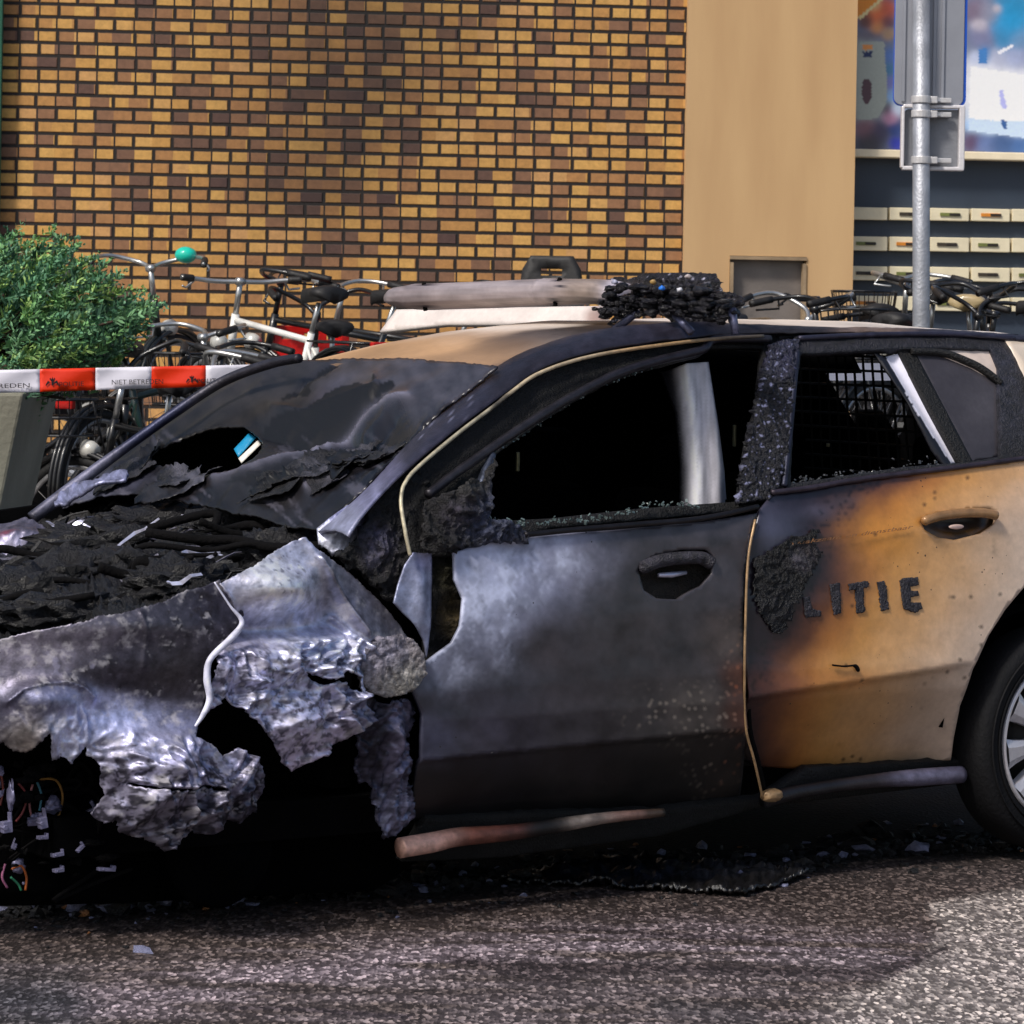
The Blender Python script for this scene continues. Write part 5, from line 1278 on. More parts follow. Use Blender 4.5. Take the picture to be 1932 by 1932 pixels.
hole = Z(rJ, (240, 745), (330, 712), (500, 640), (640, 600), (800, 588), (905, 640), (915, 700), (890, 790), (750, 920), (640, 965), (480, 900), (300, 865), (190, 850), (180, 790))
folds = [(Z(rJ, (1300, 690), (1500, 575), (1650, 480), (1800, 435), (1932, 420)), 13, 0.019), (Z(rJ, (1350, 670), (1270, 800), (1235, 1010)), 12, 0.022), (Z(rJ, (640, 980), (900, 900), (1100, 800), (1300, 740)), 16, 0.028),
         (Z(rJ, (520, 1000), (900, 960), (1130, 960)), 16, 0.017), (Z(rJ, (1480, 650), (1600, 700), (1800, 560)), 13, -0.017), (Z(rJ, (250, 640), (500, 470), (800, 300), (960, 200)), 14, 0.011), (Z(rJ, (330, 700), (560, 540), (800, 420), (940, 300)), 13, 0.010),
         (Z(rJ, (1000, 470), (1200, 500), (1400, 440), (1700, 360)), 14, 0.017), (Z(rJ, (900, 620), (1200, 690), (1450, 590), (1700, 430)), 16, -0.028), (Z(rJ, (1150, 380), (1220, 290), (1420, 180)), 4, -.012), (Z(rJ, (1700, 280), (1730, 340), (1660, 420)), 4, .012)]
dW = lambda P, V: ridge(P, folds) + fold(V, .013, 5, .6) * ss(745, 850, P[:, 1] + .12 * (P[:, 0] - 500)) + .004 * fbm(V, 4, 2) + gsum(P, [(720, 740, 120, 50, .02), (640, 830, 100, 40, -.05)])
pW = painter((34, 32, 36), [(760, 715, 70, (70, 68, 76), .28), (860, 720, 50, (66, 64, 72), .28), (690, 735, 40, (64, 62, 70), .3), (640, 770, 40, (72, 70, 88), .3), (560, 740, 40, (44, 40, 40), .35), (460, 790, 60, (46, 42, 40), .4), (380, 850, 50, (44, 40, 38), .4), (620, 815, 60, (24, 22, 26), .2), (720, 790, 50, (26, 24, 28), .25),
    (720, 860, 40, (30, 28, 32), .25), (650, 850, 40, (60, 58, 66), .35), (700, 900, 40, (34, 32, 38), .3), (620, 930, 40, (44, 42, 48), .4), (560, 900, 50, (58, 56, 62), .4), (500, 940, 60, (52, 50, 54), .45), (300, 925, 60, (40, 36, 42), .4), (180, 930, 50, (150, 152, 180), .5, 14), (240, 900, 40, (120, 122, 150), .5, 12), (120, 960, 40, (120, 120, 140), .5, 12)], 10, .32, .35, .03)
def pW2(P, V):
    c = pW(P, V)
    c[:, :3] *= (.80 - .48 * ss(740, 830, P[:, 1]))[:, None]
    Pn = P + 5 * np.stack([fbm(np.concatenate([P, 0 * P[:, :1]], 1), .05, 3), fbm(np.concatenate([P, 0 * P[:, :1] + 9], 1), .05, 3)], 1)
    for pl in (Z(rJ, (1060, 410), (1140, 355), (1205, 330), (1260, 250), (1405, 160), (1425, 180), (1290, 285), (1250, 330), (1265, 410), (1180, 380), (1120, 415)), Z(rJ, (890, 625), (1000, 520), (1100, 500), (1250, 475), (1420, 365), (1560, 340), (1700, 365), (1820, 330), (1850, 360), (1700, 430), (1560, 530), (1400, 610), (1250, 690), (1100, 685)),
               Z(rJ, (1262, 1000), (1270, 860), (1400, 770), (1640, 700), (1570, 850), (1480, 995)), Z(rJ, (1340, 720), (1480, 640), (1640, 730), (1500, 770), (1330, 810)), Z(rJ, (600, 1010), (900, 965), (1100, 830), (1220, 820), (1100, 960), (980, 1030)), Z(rJ, (1690, 270), (1725, 330), (1670, 350))):
        c[inside(Pn, pl), :3] = lin((9, 8, 10)); c[inside(Pn, pl), 3] = .5
    k = np.clip(ridge(P, [(folds[0][0], 3.5, .8), (folds[1][0], 3.5, .8), (folds[2][0], 5, .5)]), 0, 1)[:, None]; c[:, :3] = c[:, :3] * (1 - k) + lin((126, 124, 142)) * k  # pale lines painted along three folds as highlights
    P3 = np.concatenate([P, np.zeros((len(P), 1))], 1); s_ = ss(.3, .7, fbm((P3 @ np.array([[.82, .57, 0], [-.57, .82, 0], [0, 0, 1]]).T) * [.25, 1, 1], .05, 4)) * ss(790, 850, P[:, 1])
    c[:, :3] = c[:, :3] * (1 - .4 * s_[:, None]) + lin((88, 86, 98)) * .55 * s_[:, None]; return c
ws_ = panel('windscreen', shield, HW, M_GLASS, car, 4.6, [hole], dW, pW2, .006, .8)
for k in range(13):                                # torn, curled layers of glass film and lining lying over one another
    while True:
        cx_, cy_ = RNG.uniform(180, 760), RNG.uniform(850, 985)
        if inside(np.array([[cx_, cy_]]), shield)[0] and not inside(np.array([[cx_, cy_]]), hole)[0]: break
    L_f, W_f = RNG.uniform(26, 95), RNG.uniform(7, 22); an = math.radians(-24 + RNG.normal() * 13); ca, sa = math.cos(an), math.sin(an)
    pl = []
    for t in np.linspace(0, 2 * math.pi, 15)[:-1]:
        r1 = RNG.uniform(.6, 1.15); x, y = L_f * math.cos(t) * r1, W_f * math.sin(t) * r1; pl.append((cx_ + x * ca - y * sa, cy_ + x * sa + y * ca))
    g0 = RNG.uniform(10, 34); up0 = RNG.uniform(.003, .012)
    panel('torn_film', pl, HW, M_GLASS if k % 2 else M_CHAR, ws_, 3.6, disp=lambda P, V, c0=(cx_, cy_), u0=up0, q=(ca, sa), w0=W_f: dW(P, V) + u0 + .018 * (((P[:, 0] - c0[0]) * -q[1] + (P[:, 1] - c0[1]) * q[0]) / w0) ** 2 + .006 * fbm(V, 16, 3),
          paint=painter((g0, g0 * .96, g0 * 1.06), [(cx_ + L_f * .5 * ca, cy_ + L_f * .5 * sa, W_f, (g0 * 1.9 + 12, g0 * 1.86 + 12, g0 * 2.1 + 14), .4)], 6, .4, .5, .06), thick=.002, jag=1.0)
tube_paint('far_pillar', [(60, 978), (120, 932), (180, 886), (240, 842), (330, 778), (420, 720), (510, 686), (565, 676)], [.02, .02, .018, .016, .016, .016, .016, .014], hit_plane(w3, wn), [(300, 800, 60, (40, 44, 70), .4), (150, 910, 60, (110, 110, 130), .5), (430, 715, 60, (60, 58, 66), .4)], (40, 38, 46), car, M_STEEL)
fe = Z(rH, (430, 240), (480, 190), (640, 110), (760, 50), (980, -10), (965, 60), (780, 172), (560, 232), (445, 264))
panel('pillar_foot', fe, hit_plane(w3 + wn * .02, wn), M_ASH, car, 3, disp=lambda P, V: .012 + gsum(P, [(200, 935, 90, 14, .03)]) + crumple(V, .012, 22), paint=painter((140, 142, 172), [], 4, .5, .4, .08), thick=.01)

# ---- light bar, its far half whole and its near half melted
bx = 1.40
def bar_pt(px, py, x=None):
    d_ = dirc([(px, py)])[0]; n = np.array([1.0, 0.12, 0]); t = ((np.array([bx, 0, 0]) - OC) @ n) / (d_ @ n); return OC + d_ * t
lb = None
secs = [((744, 574), 3), ((752, 563), 12), ((775, 561), 20), ((802, 560), 24.5), ((806, 560), 25.5), ((812, 560), 25), ((930, 556), 25.5), ((1044, 551), 25.5), ((1049, 551), 26.5), ((1055, 551), 25.5), ((1120, 550), 24), ((1160, 552), 24), ((1190, 556), 20)]
Vv, Fc = [], []; seg = 20
for (px, py), hpx in secs:
    c = bar_pt(px, py); dz = hpx / F * c2w(c[None])[0][1]
    for k in range(seg):
        a = 2 * math.pi * k / seg; ca, sa = math.cos(a), math.sin(a)
        ex = .13 * np.sign(ca) * abs(ca) ** .6 * min(1, hpx / 20); ez = dz * np.sign(sa) * abs(sa) ** .7
        vd = (c - OC) / np.linalg.norm(c - OC); Vv.append(c + vd * .16 + np.array([ex * .8, ex * .1, ez]))
for i in range(len(secs) - 1):
    for k in range(seg): Fc.append((i * seg + k, i * seg + (k + 1) % seg, (i + 1) * seg + (k + 1) % seg, (i + 1) * seg + k))
Fc += [tuple(range(seg))[::-1], tuple((len(secs) - 1) * seg + k for k in range(seg))]
# finer along its length
mb = MB(); mb.add(Vv, Fc)
lb = mb.build('light_bar', M_PAINT, car, True)
def lb_paint(P, V):
    c = painter((138, 126, 128), [(780, 560, 30, (112, 102, 104), .45), (900, 545, 120, (150, 140, 142), .4), (900, 570, 120, (122, 110, 106), .45, 10), (1100, 550, 40, (138, 122, 110), .4), (1160, 552, 24, (190, 184, 200), .4), (1185, 560, 10, (40, 36, 40), .5)], 3, .42, .25, .05)(P, V)
    for x0, sl in ((806, .08), (1049, .2)):
        k = np.abs(P[:, 0] - x0 + sl * (P[:, 1] - 555)) < 5; c[k, :3] = lin((44, 38, 46))
    return c
s = lb.modifiers.new('sub', 'SUBSURF'); s.levels = 0; s.render_levels = 0
lb.modifiers.clear()
# remesh by hand: subdivide the tube so that the marks have room
import bmesh
bm = bmesh.new(); bm.from_mesh(lb.data); bmesh.ops.subdivide_edges(bm, edges=[e for e in bm.edges], cuts=3, use_grid_fill=True); bm.to_mesh(lb.data); bm.free()
v = np.array([q.co[:] for q in lb.data.vertices]); setcol(lb.data, lb_paint(c2p(v), v)); lb.data.polygons.foreach_set('use_smooth', np.ones(len(lb.data.polygons), bool))
for pts in ([(800, 533), (799, 560), (803, 586)], [(1057, 525), (1047, 550), (1048, 577)]):
    a_ = [bar_pt(x, y) + (bar_pt(x, y) - OC) / np.linalg.norm(bar_pt(x, y) - OC) * .048 for x, y in pts]; mb = MB(); mb.tube(smooth_path(a_, 4), .007, 6); mb.build('lens_joint', M_BLACK, lb, True)
base = [(716, 626), (748, 584), (900, 581), (1135, 577), (1150, 590), (1120, 616), (980, 612), (840, 612)]
def hit_base(P): return np.array([bar_pt(x, y) for x, y in P])
hit_base.nrm = np.array([-1, -.1, .2])
bpl = panel('bar_foot', base, hit_plane((bx + .02, 0, 0), (1.0, .12, -.5)), M_PAINT, lb, 8, paint=painter((222, 210, 202), [(1125, 600, 14, (150, 120, 110), .5), (1140, 590, 12, (90, 76, 84), .5)], 3, .4, .08), thick=.02)
# melted half
melt = Z(rN, (850, 300), (960, 262), (1010, 285), (1100, 250), (1240, 242), (1380, 240), (1530, 250), (1560, 300), (1550, 350), (1640, 360), (1700, 400), (1640, 470), (1560, 530), (1580, 610), (1480, 540), (1320, 530), (1350, 590), (1230, 500), (1120, 470), (960, 520), (880, 560), (960, 470), (1000, 420), (900, 410), (940, 360))
def pM(P, V):
    c = painter((20, 18, 24), [(1200, 580, 30, (60, 52, 50), .3), (1310, 545, 40, (34, 32, 40), .3)], 5, .35, .8, .1)(P, V); P3 = np.concatenate([P, np.zeros((len(P), 1))], 1)
    k = ss(.55, .75, fbm(P3, .10, 3))[:, None]; c[:, :3] = c[:, :3] * (1 - k) + lin((170, 168, 186)) * k; return c
panel('melted_end', melt, hit_plane((bx + .06, 0, 0), (-1.0, -.35, 0)), M_CHAR, lb, 2.6, disp=lambda P, V: np.abs(crumple(V, .03, 20)) * ss(0, 14, seg_dist(P, melt + melt[:1])), paint=pM, thick=.012, jag=.8)
mb = MB()
for k in range(300):
    px = RNG.uniform(1150, 1385); py = RNG.uniform(540, 596) + max(0, px - 1330) * .35
    c = bar_pt(px, py) + np.array([RNG.uniform(-.05, .02), RNG.uniform(-.02, .02), 0]); s_ = RNG.uniform(.003, .011)
    mb.blob(c, (s_ * RNG.uniform(.6, 2.2), s_ * RNG.uniform(.6, 2.2), s_ * RNG.uniform(.5, 1.2)), .6, 2, 9, k * 3.1)
mb.build('melted_lumps', M_CHAR, lb, True, 0, (22, 20, 26, .22))
for (x, y), c in (((zx[0], zx[1]), c) for zx, c in zip(Z(rN, (1335, 335), (1285, 300), (1440, 345), (1060, 300), (1490, 268)), ((40, 120, 220), (150, 120, 70), (200, 200, 206), (150, 150, 170), (160, 150, 150)))):
    mb = MB(); mb.blob(bar_pt(x, y) - np.array([.075, .0, 0]), (.008, .008, .006), .5, 2, 6, x); mb.build('lens_remnant', plain('lens_%d' % int(x), c, .2, 0, .3, 30), lb, True)
mb = MB()
for a_, b_ in ((Z(rN, (880, 575))[0], Z(rN, (1010, 470))[0]), (Z(rN, (1230, 490))[0], Z(rN, (1325, 590))[0]), (Z(rN, (1560, 450))[0], Z(rN, (1580, 600))[0])):
    mb.tube([bar_pt(*a_) + np.array([.0, -.05, 0]), bar_pt(*b_) + np.array([.0, -.05, 0])], .012, 6)
mb.build('bar_leg', plain('bar_leg', (96, 98, 124), .4, .5, .4, 20, .3), lb, True)

# ---- the burnt nose: bonnet tray, wings, bumper
hood = [(0, 1040), (-140, 1060), (-260, 1180), (-160, 1255), (0, 1208), (150, 1178), (330, 1142), (480, 1098), (570, 1030), (610, 1012), (650, 985), (560, 935), (430, 915), (250, 905), (130, 955), (75, 985)]
HB = hit_plane((-.77, 0, .775), (-.19, 0, 1.0))
pH = painter((16, 15, 17), [(280, 970, 80, (44, 42, 44), .45, 30), (450, 960, 80, (50, 48, 50), .4, 20), (560, 990, 50, (40, 38, 42), .4), (180, 1010, 60, (52, 50, 48), .5, 30), (400, 1050, 60, (6, 6, 7), .6, 30), (250, 1090, 80, (26, 25, 29), .4, 25), (60, 1150, 60, (14, 14, 18), .5), (40, 1110, 40, (40, 44, 60), .4, 18), (330, 1000, 60, (54, 50, 48), .45, 12)], 10, .45, .7, .06)
ht = panel('engine_bay', hood, HB, M_CHAR, car, 4.0, disp=lambda P, V: -.015 + fold(V * [1, 1.6, 1], .040, 8) + gsum(P, [(400, 1060, 90, 26, -.10), (60, 1165, 60, 24, -.08), (330, 1120, 160, 16, -.03)]) - .02 * (1 - ss(0, 30, seg_dist(P, [(-260, 1180), (-160, 1255), (0, 1208), (150, 1178), (330, 1142), (480, 1098), (570, 1030), (610, 1012)]))) + .004 * ridged(V, 22, 1), paint=pH, thick=.02)
# sheets, strips and splinters lying in it
mb = MB(); mb2 = MB(); mb3 = MB()
def shard(B, px, py, ln, wd, ang, hit=HB, up_=.02):
    q = hit(np.array([[px, py]]))[0] + np.array([0, 0, up_]); a = math.radians(ang)
    ex = np.array([math.cos(a) * C + math.sin(a) * 0, -math.cos(a) * S, math.sin(a)])       # along the picture plane, tilted
    ey = np.array([-.55, .5, .55]) + RNG.normal(size=3) * .3; ey /= np.linalg.norm(ey)
    n = 5; Vv = []
    for k in range(n):
        t = k / (n - 1) - .5; ww = wd * (1 - abs(t) * RNG.uniform(.3, 1.4)); b = RNG.normal(size=3) * ln * .05
        Vv += [q + ex * ln * t + ey * ww / 2 + b, q + ex * ln * t - ey * ww / 2 + b]
    B.add(Vv, [(2 * k, 2 * k + 1, 2 * k + 3, 2 * k + 2) for k in range(n - 1)])
for k in range(130):
    px = RNG.uniform(-60, 600); lo = np.interp(px, [-60, 80, 250, 430, 620], [1060, 985, 925, 930, 985]); hi = np.interp(px, [-60, 0, 330, 480, 600], [1220, 1195, 1130, 1085, 1010])
    py = RNG.uniform(lo, hi - 12); shard(mb if k % 4 else mb2, px, py, RNG.uniform(.04, .16) * (1 if k % 5 else 2.2), RNG.uniform(.003, .014), RNG.normal() * 12 + 18, up_=RNG.uniform(-.01, .03))
m_sh = burnt('char_sheet', .1, .6, 120)
def lump(px, py, r, c, sd, name='charred_block'):
    B = MB(); B.blob(HB(np.array([[px, py]]))[0] - np.array([0, 0, r[2] * .25]), r, .45, 4, 7, sd); o = B.build(name, M_CHAR, ht, True, 0, c + (.35,)); v = np.array([q.co[:] for q in o.data.vertices]); v = v + crumple(v, .02, 22)[:, None] * np.array([0, -.3, 1]); o.data.vertices.foreach_set('co', v.ravel()); return o
for k_, (px, py, r) in enumerate(((60, 1120, (.16, .10, .06)), (150, 1090, (.14, .12, .07)), (255, 1075, (.12, .10, .06)), (335, 1095, (.13, .06, .05)), (210, 1020, (.20, .12, .05)), (330, 985, (.22, .10, .045)), (470, 985, (.18, .08, .05)), (520, 1035, (.10, .08, .05)), (110, 1155, (.16, .06, .04)), (10, 1160, (.12, .07, .04)))): lump(px, py, r, (26, 25, 28), k_ * 7.7)
for k_ in range(14):
    px, py = RNG.uniform(-20, 520), 0; py = RNG.uniform(np.interp(px, [-60, 80, 250, 430, 620], [1080, 1000, 950, 955, 1000]), np.interp(px, [-60, 0, 330, 480, 600], [1190, 1175, 1110, 1070, 1005]))
    q = HB(np.array([[px, py]]))[0]; a_ = RNG.uniform(-.5, .5); L_h = RNG.uniform(.08, .22); pts = [q + np.array([C * t * L_h + .03 * RNG.normal(), -S * t * L_h + a_ * t * L_h, .035 + .02 * RNG.normal()]) for t in (-1, -.5, 0, .5, 1)]
    B = MB(); B.tube(smooth_path(pts, 5), RNG.uniform(.006, .014), 8); B.build('hose', M_BLACK, ht, True)

def bcol(B, name, mat, c, par):
    o = B.build(name, mat, par, False, 0, c + (.45,)); s = o.modifiers.new('thickness', 'SOLIDIFY'); s.thickness = .004; return o
bcol(mb, 'charred_debris', m_sh, (20, 19, 22), ht)['kind'] = 'stuff'; bcol(mb2, 'ashen_debris', m_sh, (92, 90, 106), ht)['kind'] = 'stuff'
for px, py, ln, wd, an in ((520, 988, .17, .022, 2), (395, 982, .14, .016, 28), (375, 1072, .11, .014, 4), (330, 1010, .05, .012, 30), (150, 1012, .04, .016, 25), (180, 1030, .08, .016, -28), (400, 1080, .06, .012, 20), (345, 1125, .10, .012, 12), (255, 1035, .14, .010, 35), (110, 1020, .06, .02, -25)):
    mb3 = MB(); shard(mb3, px, py, ln, wd, an, up_=.04); o = mb3.build('bright_strip', M_LIP, ht); s = o.modifiers.new('thickness', 'SOLIDIFY'); s.thickness = .006
# far wing
fw_ = Z(rH, (-160, 470), (0, 388), (90, 365), (190, 330), (320, 392), (480, 562), (430, 592), (345, 562), (255, 532), (185, 618), (120, 655), (0, 676), (-160, 740))
panel('front_wing', fw_, hit_plane((-.35, .72, .98), (-.3, -.55, .8)), M_ASH, car, 3.5, disp=lambda P, V: gsum(P, [(40, 1030, 60, 26, .05)]) + crumple(V, .012, 16), paint=painter((120, 116, 132), [(40, 1050, 60, (158, 154, 178), .45, 16), (40, 1010, 60, (96, 90, 102), .4, 14), (12, 1025, 14, (140, 40, 60), .4, 6)], 4, .42, .3, .06), thick=.01)
# near wing
wing = Z(rI, (70, 575), (300, 455), (560, 310), (740, 215), (830, 300), (950, 360), (1150, 490), (1400, 700), (1540, 850), (1640, 1000), (1500, 990), (1320, 985), (1245, 1010), (1240, 1060), (1170, 1110), (1140, 1220), (1145, 1300), (1140, 1400), (1200, 1550), (1215, 1612), (1110, 1682), (1060, 1722), (980, 1772), (925, 1790), (900, 1850), (820, 1890), (740, 1932), (640, 1990), (560, 1932), (500, 1830), (390, 1680), (360, 1640), (300, 1570), (190, 1490), (120, 1395), (60, 1480), (-20, 1560), (20, 1445), (4, 1290), (28, 1140), (190, 980), (268, 860), (180, 740))
crack = Z(rI, (670, 1240), (780, 1275), (880, 1310), (960, 1240), (1080, 1262), (1128, 1285), (1115, 1405), (1060, 1390), (975, 1335), (930, 1330), (850, 1345), (760, 1310))
I_ = lambda *p: Z(rI, *p)
wr = [(I_((850, 380), (1000, 600), (1210, 940)), 5, .022), (I_((1000, 830), (1210, 1050)), 4, .016), (I_((70, 575), (180, 740), (268, 860)), 4, .012), (I_((560, 1010), (720, 1020), (950, 1000)), 8, .02)]
def dWing(P, V):
    mel = ss(-16, 20, P[:, 1] - np.interp(P[:, 0], [390, 430, 520, 560, 640, 680, 720], [1232, 1226, 1214, 1198, 1192, 1206, 1236]))
    d = ridge(P, wr) + gsum(P, [(515, 1110, 88, 46, .085), (470, 1185, 100, 26, -.040), (630, 1130, 40, 60, -.03), (700, 1110, 40, 60, .0), (540, 1260, 110, 50, .03), (560, 1370, 70, 50, .05), (480, 1280, 60, 40, .01)])
    A_ = np.array(I_((850, 380))[0]); B_ = np.array(I_((1210, 940))[0]); ab = (B_ - A_) / np.linalg.norm(B_ - A_); sd = (P - A_) @ np.array([-ab[1], ab[0]])     # fold line: left of it negative
    rt = -sd                                                                        # right of the fold
    d += np.where(rt > 0, -.00075 * np.clip(rt, 0, 120), -.030 * (1 - np.exp(-np.clip(-rt, 0, None) / 26.0)) * np.exp(-np.clip(-rt - 40, 0, None) / 90.0)) * (1 - mel)
    return d + .003 * fbm(V, 5, 2) + mel * (fold(V, .046, 7.0, 1.1) * (.45 + 1.1 * ss(-.3, .4, fbm(V + 31, 5, 2))) + .010 * fbm(V + 9, 30, 2) * ss(-.1, .4, fbm(V + 57, 6, 2)))
pWing = painter((130, 130, 150), [(505, 1098, 52, (252, 252, 255), .34), (545, 1112, 60, (240, 242, 255), .34), (450, 1110, 30, (150, 150, 178), .42), (560, 1060, 50, (180, 182, 210), .42), (620, 1100, 30, (96, 96, 104), .35), (520, 1170, 60, (110, 104, 108), .35, 22), (440, 1200, 40, (92, 86, 90), .35, 22), (620, 1160, 40, (122, 124, 156), .38), (690, 1100, 50, (104, 98, 106), .4), (720, 1170, 40, (116, 112, 122), .42),  # highlight on the bulge and shaded facets painted in among the ash
    (560, 1230, 80, (206, 212, 244), .4), (470, 1240, 50, (212, 206, 236), .4), (520, 1290, 70, (190, 196, 228), .4), (620, 1230, 50, (222, 224, 250), .4), (560, 1370, 80, (206, 202, 232), .4), (600, 1420, 50, (200, 190, 214), .45), (680, 1380, 40, (96, 94, 112), .5)], 8, .45, .35, .05)
def pWing2(P, V):
    c = pWing(P, V); P3 = np.concatenate([P, np.zeros((len(P), 1))], 1)
    k = (ss(.5, .72, fbm(P3, .07, 4, .6)) * gsum(P, [(520, 1090, 80, 60, 1), (560, 1040, 50, 30, .8)]))[:, None]; k = np.clip(k, 0, 1); c[:, :3] = c[:, :3] * (1 - .7 * k) + lin((66, 68, 96)) * .7 * k
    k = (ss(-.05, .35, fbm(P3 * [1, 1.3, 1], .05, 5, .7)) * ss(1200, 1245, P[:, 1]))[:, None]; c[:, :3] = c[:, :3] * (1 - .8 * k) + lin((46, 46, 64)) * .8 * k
    k = ss(.05, .95, fbm(P3 + 640, .035, 5, .65))[:, None]; c[:, :3] = c[:, :3] * (1 - .5 * k) + lin((206, 202, 206)) * .5 * k * (c[:, :3].mean(1)[:, None] > .06); c[:, 3:] = np.clip(c[:, 3:] + .35 * k, 0, .95)
    return c
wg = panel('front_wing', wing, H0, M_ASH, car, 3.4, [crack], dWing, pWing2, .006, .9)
lipP = I_((60, 560), (180, 742), (268, 862), (190, 980), (30, 1140), (5, 1290), (24, 1440), (-25, 1560), (-85, 1650))
tube_paint('torn_lip', lipP, [.002, .003, .007, .009, .008, .010, .009, .007, .003], hit_side(.035), [], (214, 214, 234), wg, M_BARE, 8)
disc = I_((1240, 1050), (1310, 985), (1450, 955), (1560, 1000), (1640, 1120), (1660, 1250), (1600, 1335), (1480, 1412), (1350, 1432), (1230, 1392), (1150, 1292), (1160, 1180), (1175, 1110))
panel('melted_lamp', disc, hit_side(.012), M_CHAR, wg, 3, disp=lambda P, V: gsum(P, [(735, 1255, 55, 55, .012)]) + crumple(V, .008, 24), paint=painter((140, 132, 134), [(760, 1290, 30, (150, 146, 140), .6), (720, 1230, 30, (134, 130, 146), .6), (752, 1298, 16, (70, 64, 62), .6, 6)], 5, .6, .5, .09), thick=.03, jag=.8)
strip = I_((1495, 430), (1560, 335), (1640, 345), (1700, 335), (1702, 560), (1692, 900), (1662, 1130), (1640, 1000), (1540, 850), (1412, 715), (1440, 610))
panel('wing_corner', strip, hit_side(-.012), M_STEEL, wg, 4, disp=lambda P, V: gsum(P, [(790, 1120, 14, 60, .02)]) + .002 * fbm(V, 20, 2), paint=painter((134, 138, 164), [(800, 1060, 14, (120, 118, 150), .45), (775, 1150, 30, (146, 152, 178), .45)], 4, .45, .2, .06), thick=.006)
foot = I_((830, 160), (960, 60), (1060, -20), (1250, -25), (1190, 100), (1118, 230), (1090, 300), (1165, 362), (1080, 352), (940, 340), (842, 270))
panel('pillar_foot', foot, hit_plane((.30, -.72, 1.0), (-.4, -.8, .4)), M_ASH, car, 3.4, disp=lambda P, V: gsum(P, [(635, 1005, 26, 30, .03)]) + crumple(V, .006, 18), paint=painter((168, 170, 192), [(620, 1010, 26, (186, 188, 204), .5), (660, 1030, 20, (200, 200, 214), .45), (640, 975, 26, (130, 132, 170), .5)], 5, .5, .35, .09), thick=.02)
# char between wing, pillar and door
gap = I_((1120, 230), (1200, 100), (1240, -10), (1400, -200), (1560, -330), (1640, -200), (1560, 60), (1530, 340), (1490, 430), (1410, 700), (1150, 490), (950, 360), (1090, 300)) 
panel('charred_gap', gap, hit_side(-.05), M_CHAR, car, 3.6, disp=lambda P, V: np.abs(crumple(V, .03, 18)), paint=painter((18, 17, 19), [(710, 1025, 20, (70, 68, 88), .4), (700, 1050, 14, (90, 86, 100), .4), (725, 1060, 16, (46, 42, 46), .4)], 5, .5, .8, .1), thick=.02, jag=1.2)
hinge = Z(rE, (360, 60), (500, 60), (560, 300), (520, 520), (420, 580), (340, 600), (330, 300))
panel('hinge_cavity', hinge, hit_side(-.06), M_CHAR, fd, 5, disp=lambda P, V: crumple(V, .02, 22), paint=painter((15, 14, 13), [(848, 1160, 14, (70, 58, 34), .6, 26), (842, 1090, 14, (58, 54, 34), .6)], 3, .6, .5, .08), thick=.01)
# left flank of the nose
flank = Z(rH, (-420, 1330), (-200, 1290), (0, 1245), (200, 1190), (430, 1148), (640, 1105), (720, 1062), (900, 1048), (1030, 1010), (1230, 962), (1400, 872), (1540, 842), (1640, 800), (1700, 900), (1830, 1062), (1740, 1220), (1602, 1350), (1556, 1500), (1572, 1650), (1545, 1780), (1500, 1900)) + \
    Z(rK, (1470, 100), (1500, 120), (1620, 190), (1660, 260), (1780, 190), (1900, 255), (1965, 335), (1992, 420), (1960, 560), (1900, 685), (1780, 770), (1700, 735), (1530, 832), (1440, 850), (1380, 822), (1310, 880), (1180, 972), (1060, 870), (1000, 872), (880, 830), (840, 740), (770, 760), (690, 690), (760, 560), (720, 420), (710, 300), (640, 250), (630, 180), (520, 310), (440, 260), (362, 292), (300, 90), (270, 110), (230, 150), (130, 235), (60, 215), (0, 150), (-200, 200), (-420, 260))
slit = Z(rK, (860, 455), (940, 470), (1100, 505), (1300, 515), (1440, 480), (1560, 500), (1640, 515), (1560, 520), (1440, 500), (1310, 530), (1100, 520), (930, 485))
hK = lambda *p: Z(rK, *p)
def dFl(P, V):
    mel = ss(-14, 20, P[:, 1] - np.interp(P[:, 0], [-200, 0, 75, 150, 300, 380, 480], [1340, 1345, 1318, 1330, 1390, 1385, 1360]))
    d = gsum(P, [(70, 1320, 90, 30, .05), (60, 1390, 60, 50, .06), (200, 1180, 200, 30, .02), (270, 1330, 140, 50, -.03), (290, 1440, 80, 60, .05), (340, 1500, 90, 60, .05), (430, 1470, 60, 50, .02), (300, 1450, 16, 20, .05), (245, 1450, 30, 8, .02)])
    d += ridge(P, [(Z(rH, (0, 1720), (120, 1620), (300, 1575), (480, 1565), (620, 1610), (700, 1680)), 6, .02), (Z(rH, (1050, 1050), (1090, 1200), (1080, 1450)), 5, .008), (Z(rH, (1640, 800), (1740, 960), (1830, 1060)), 4, .012), (hK((940, 440), (1100, 490), (1300, 500), (1420, 400)), 4, .02)])
    far = ss(350, 480, P[:, 1] - 1000)
    return d + .004 * fbm(V, 6, 2) + mel * ((.35 + .65 * far) * fold(V + 5, .050, 7, 1.2) * (.45 + 1.1 * ss(-.3, .4, fbm(V + 31, 5, 2))) + .011 * far * fbm(V + 9, 30, 2) * ss(-.1, .4, fbm(V + 57, 6, 2)))
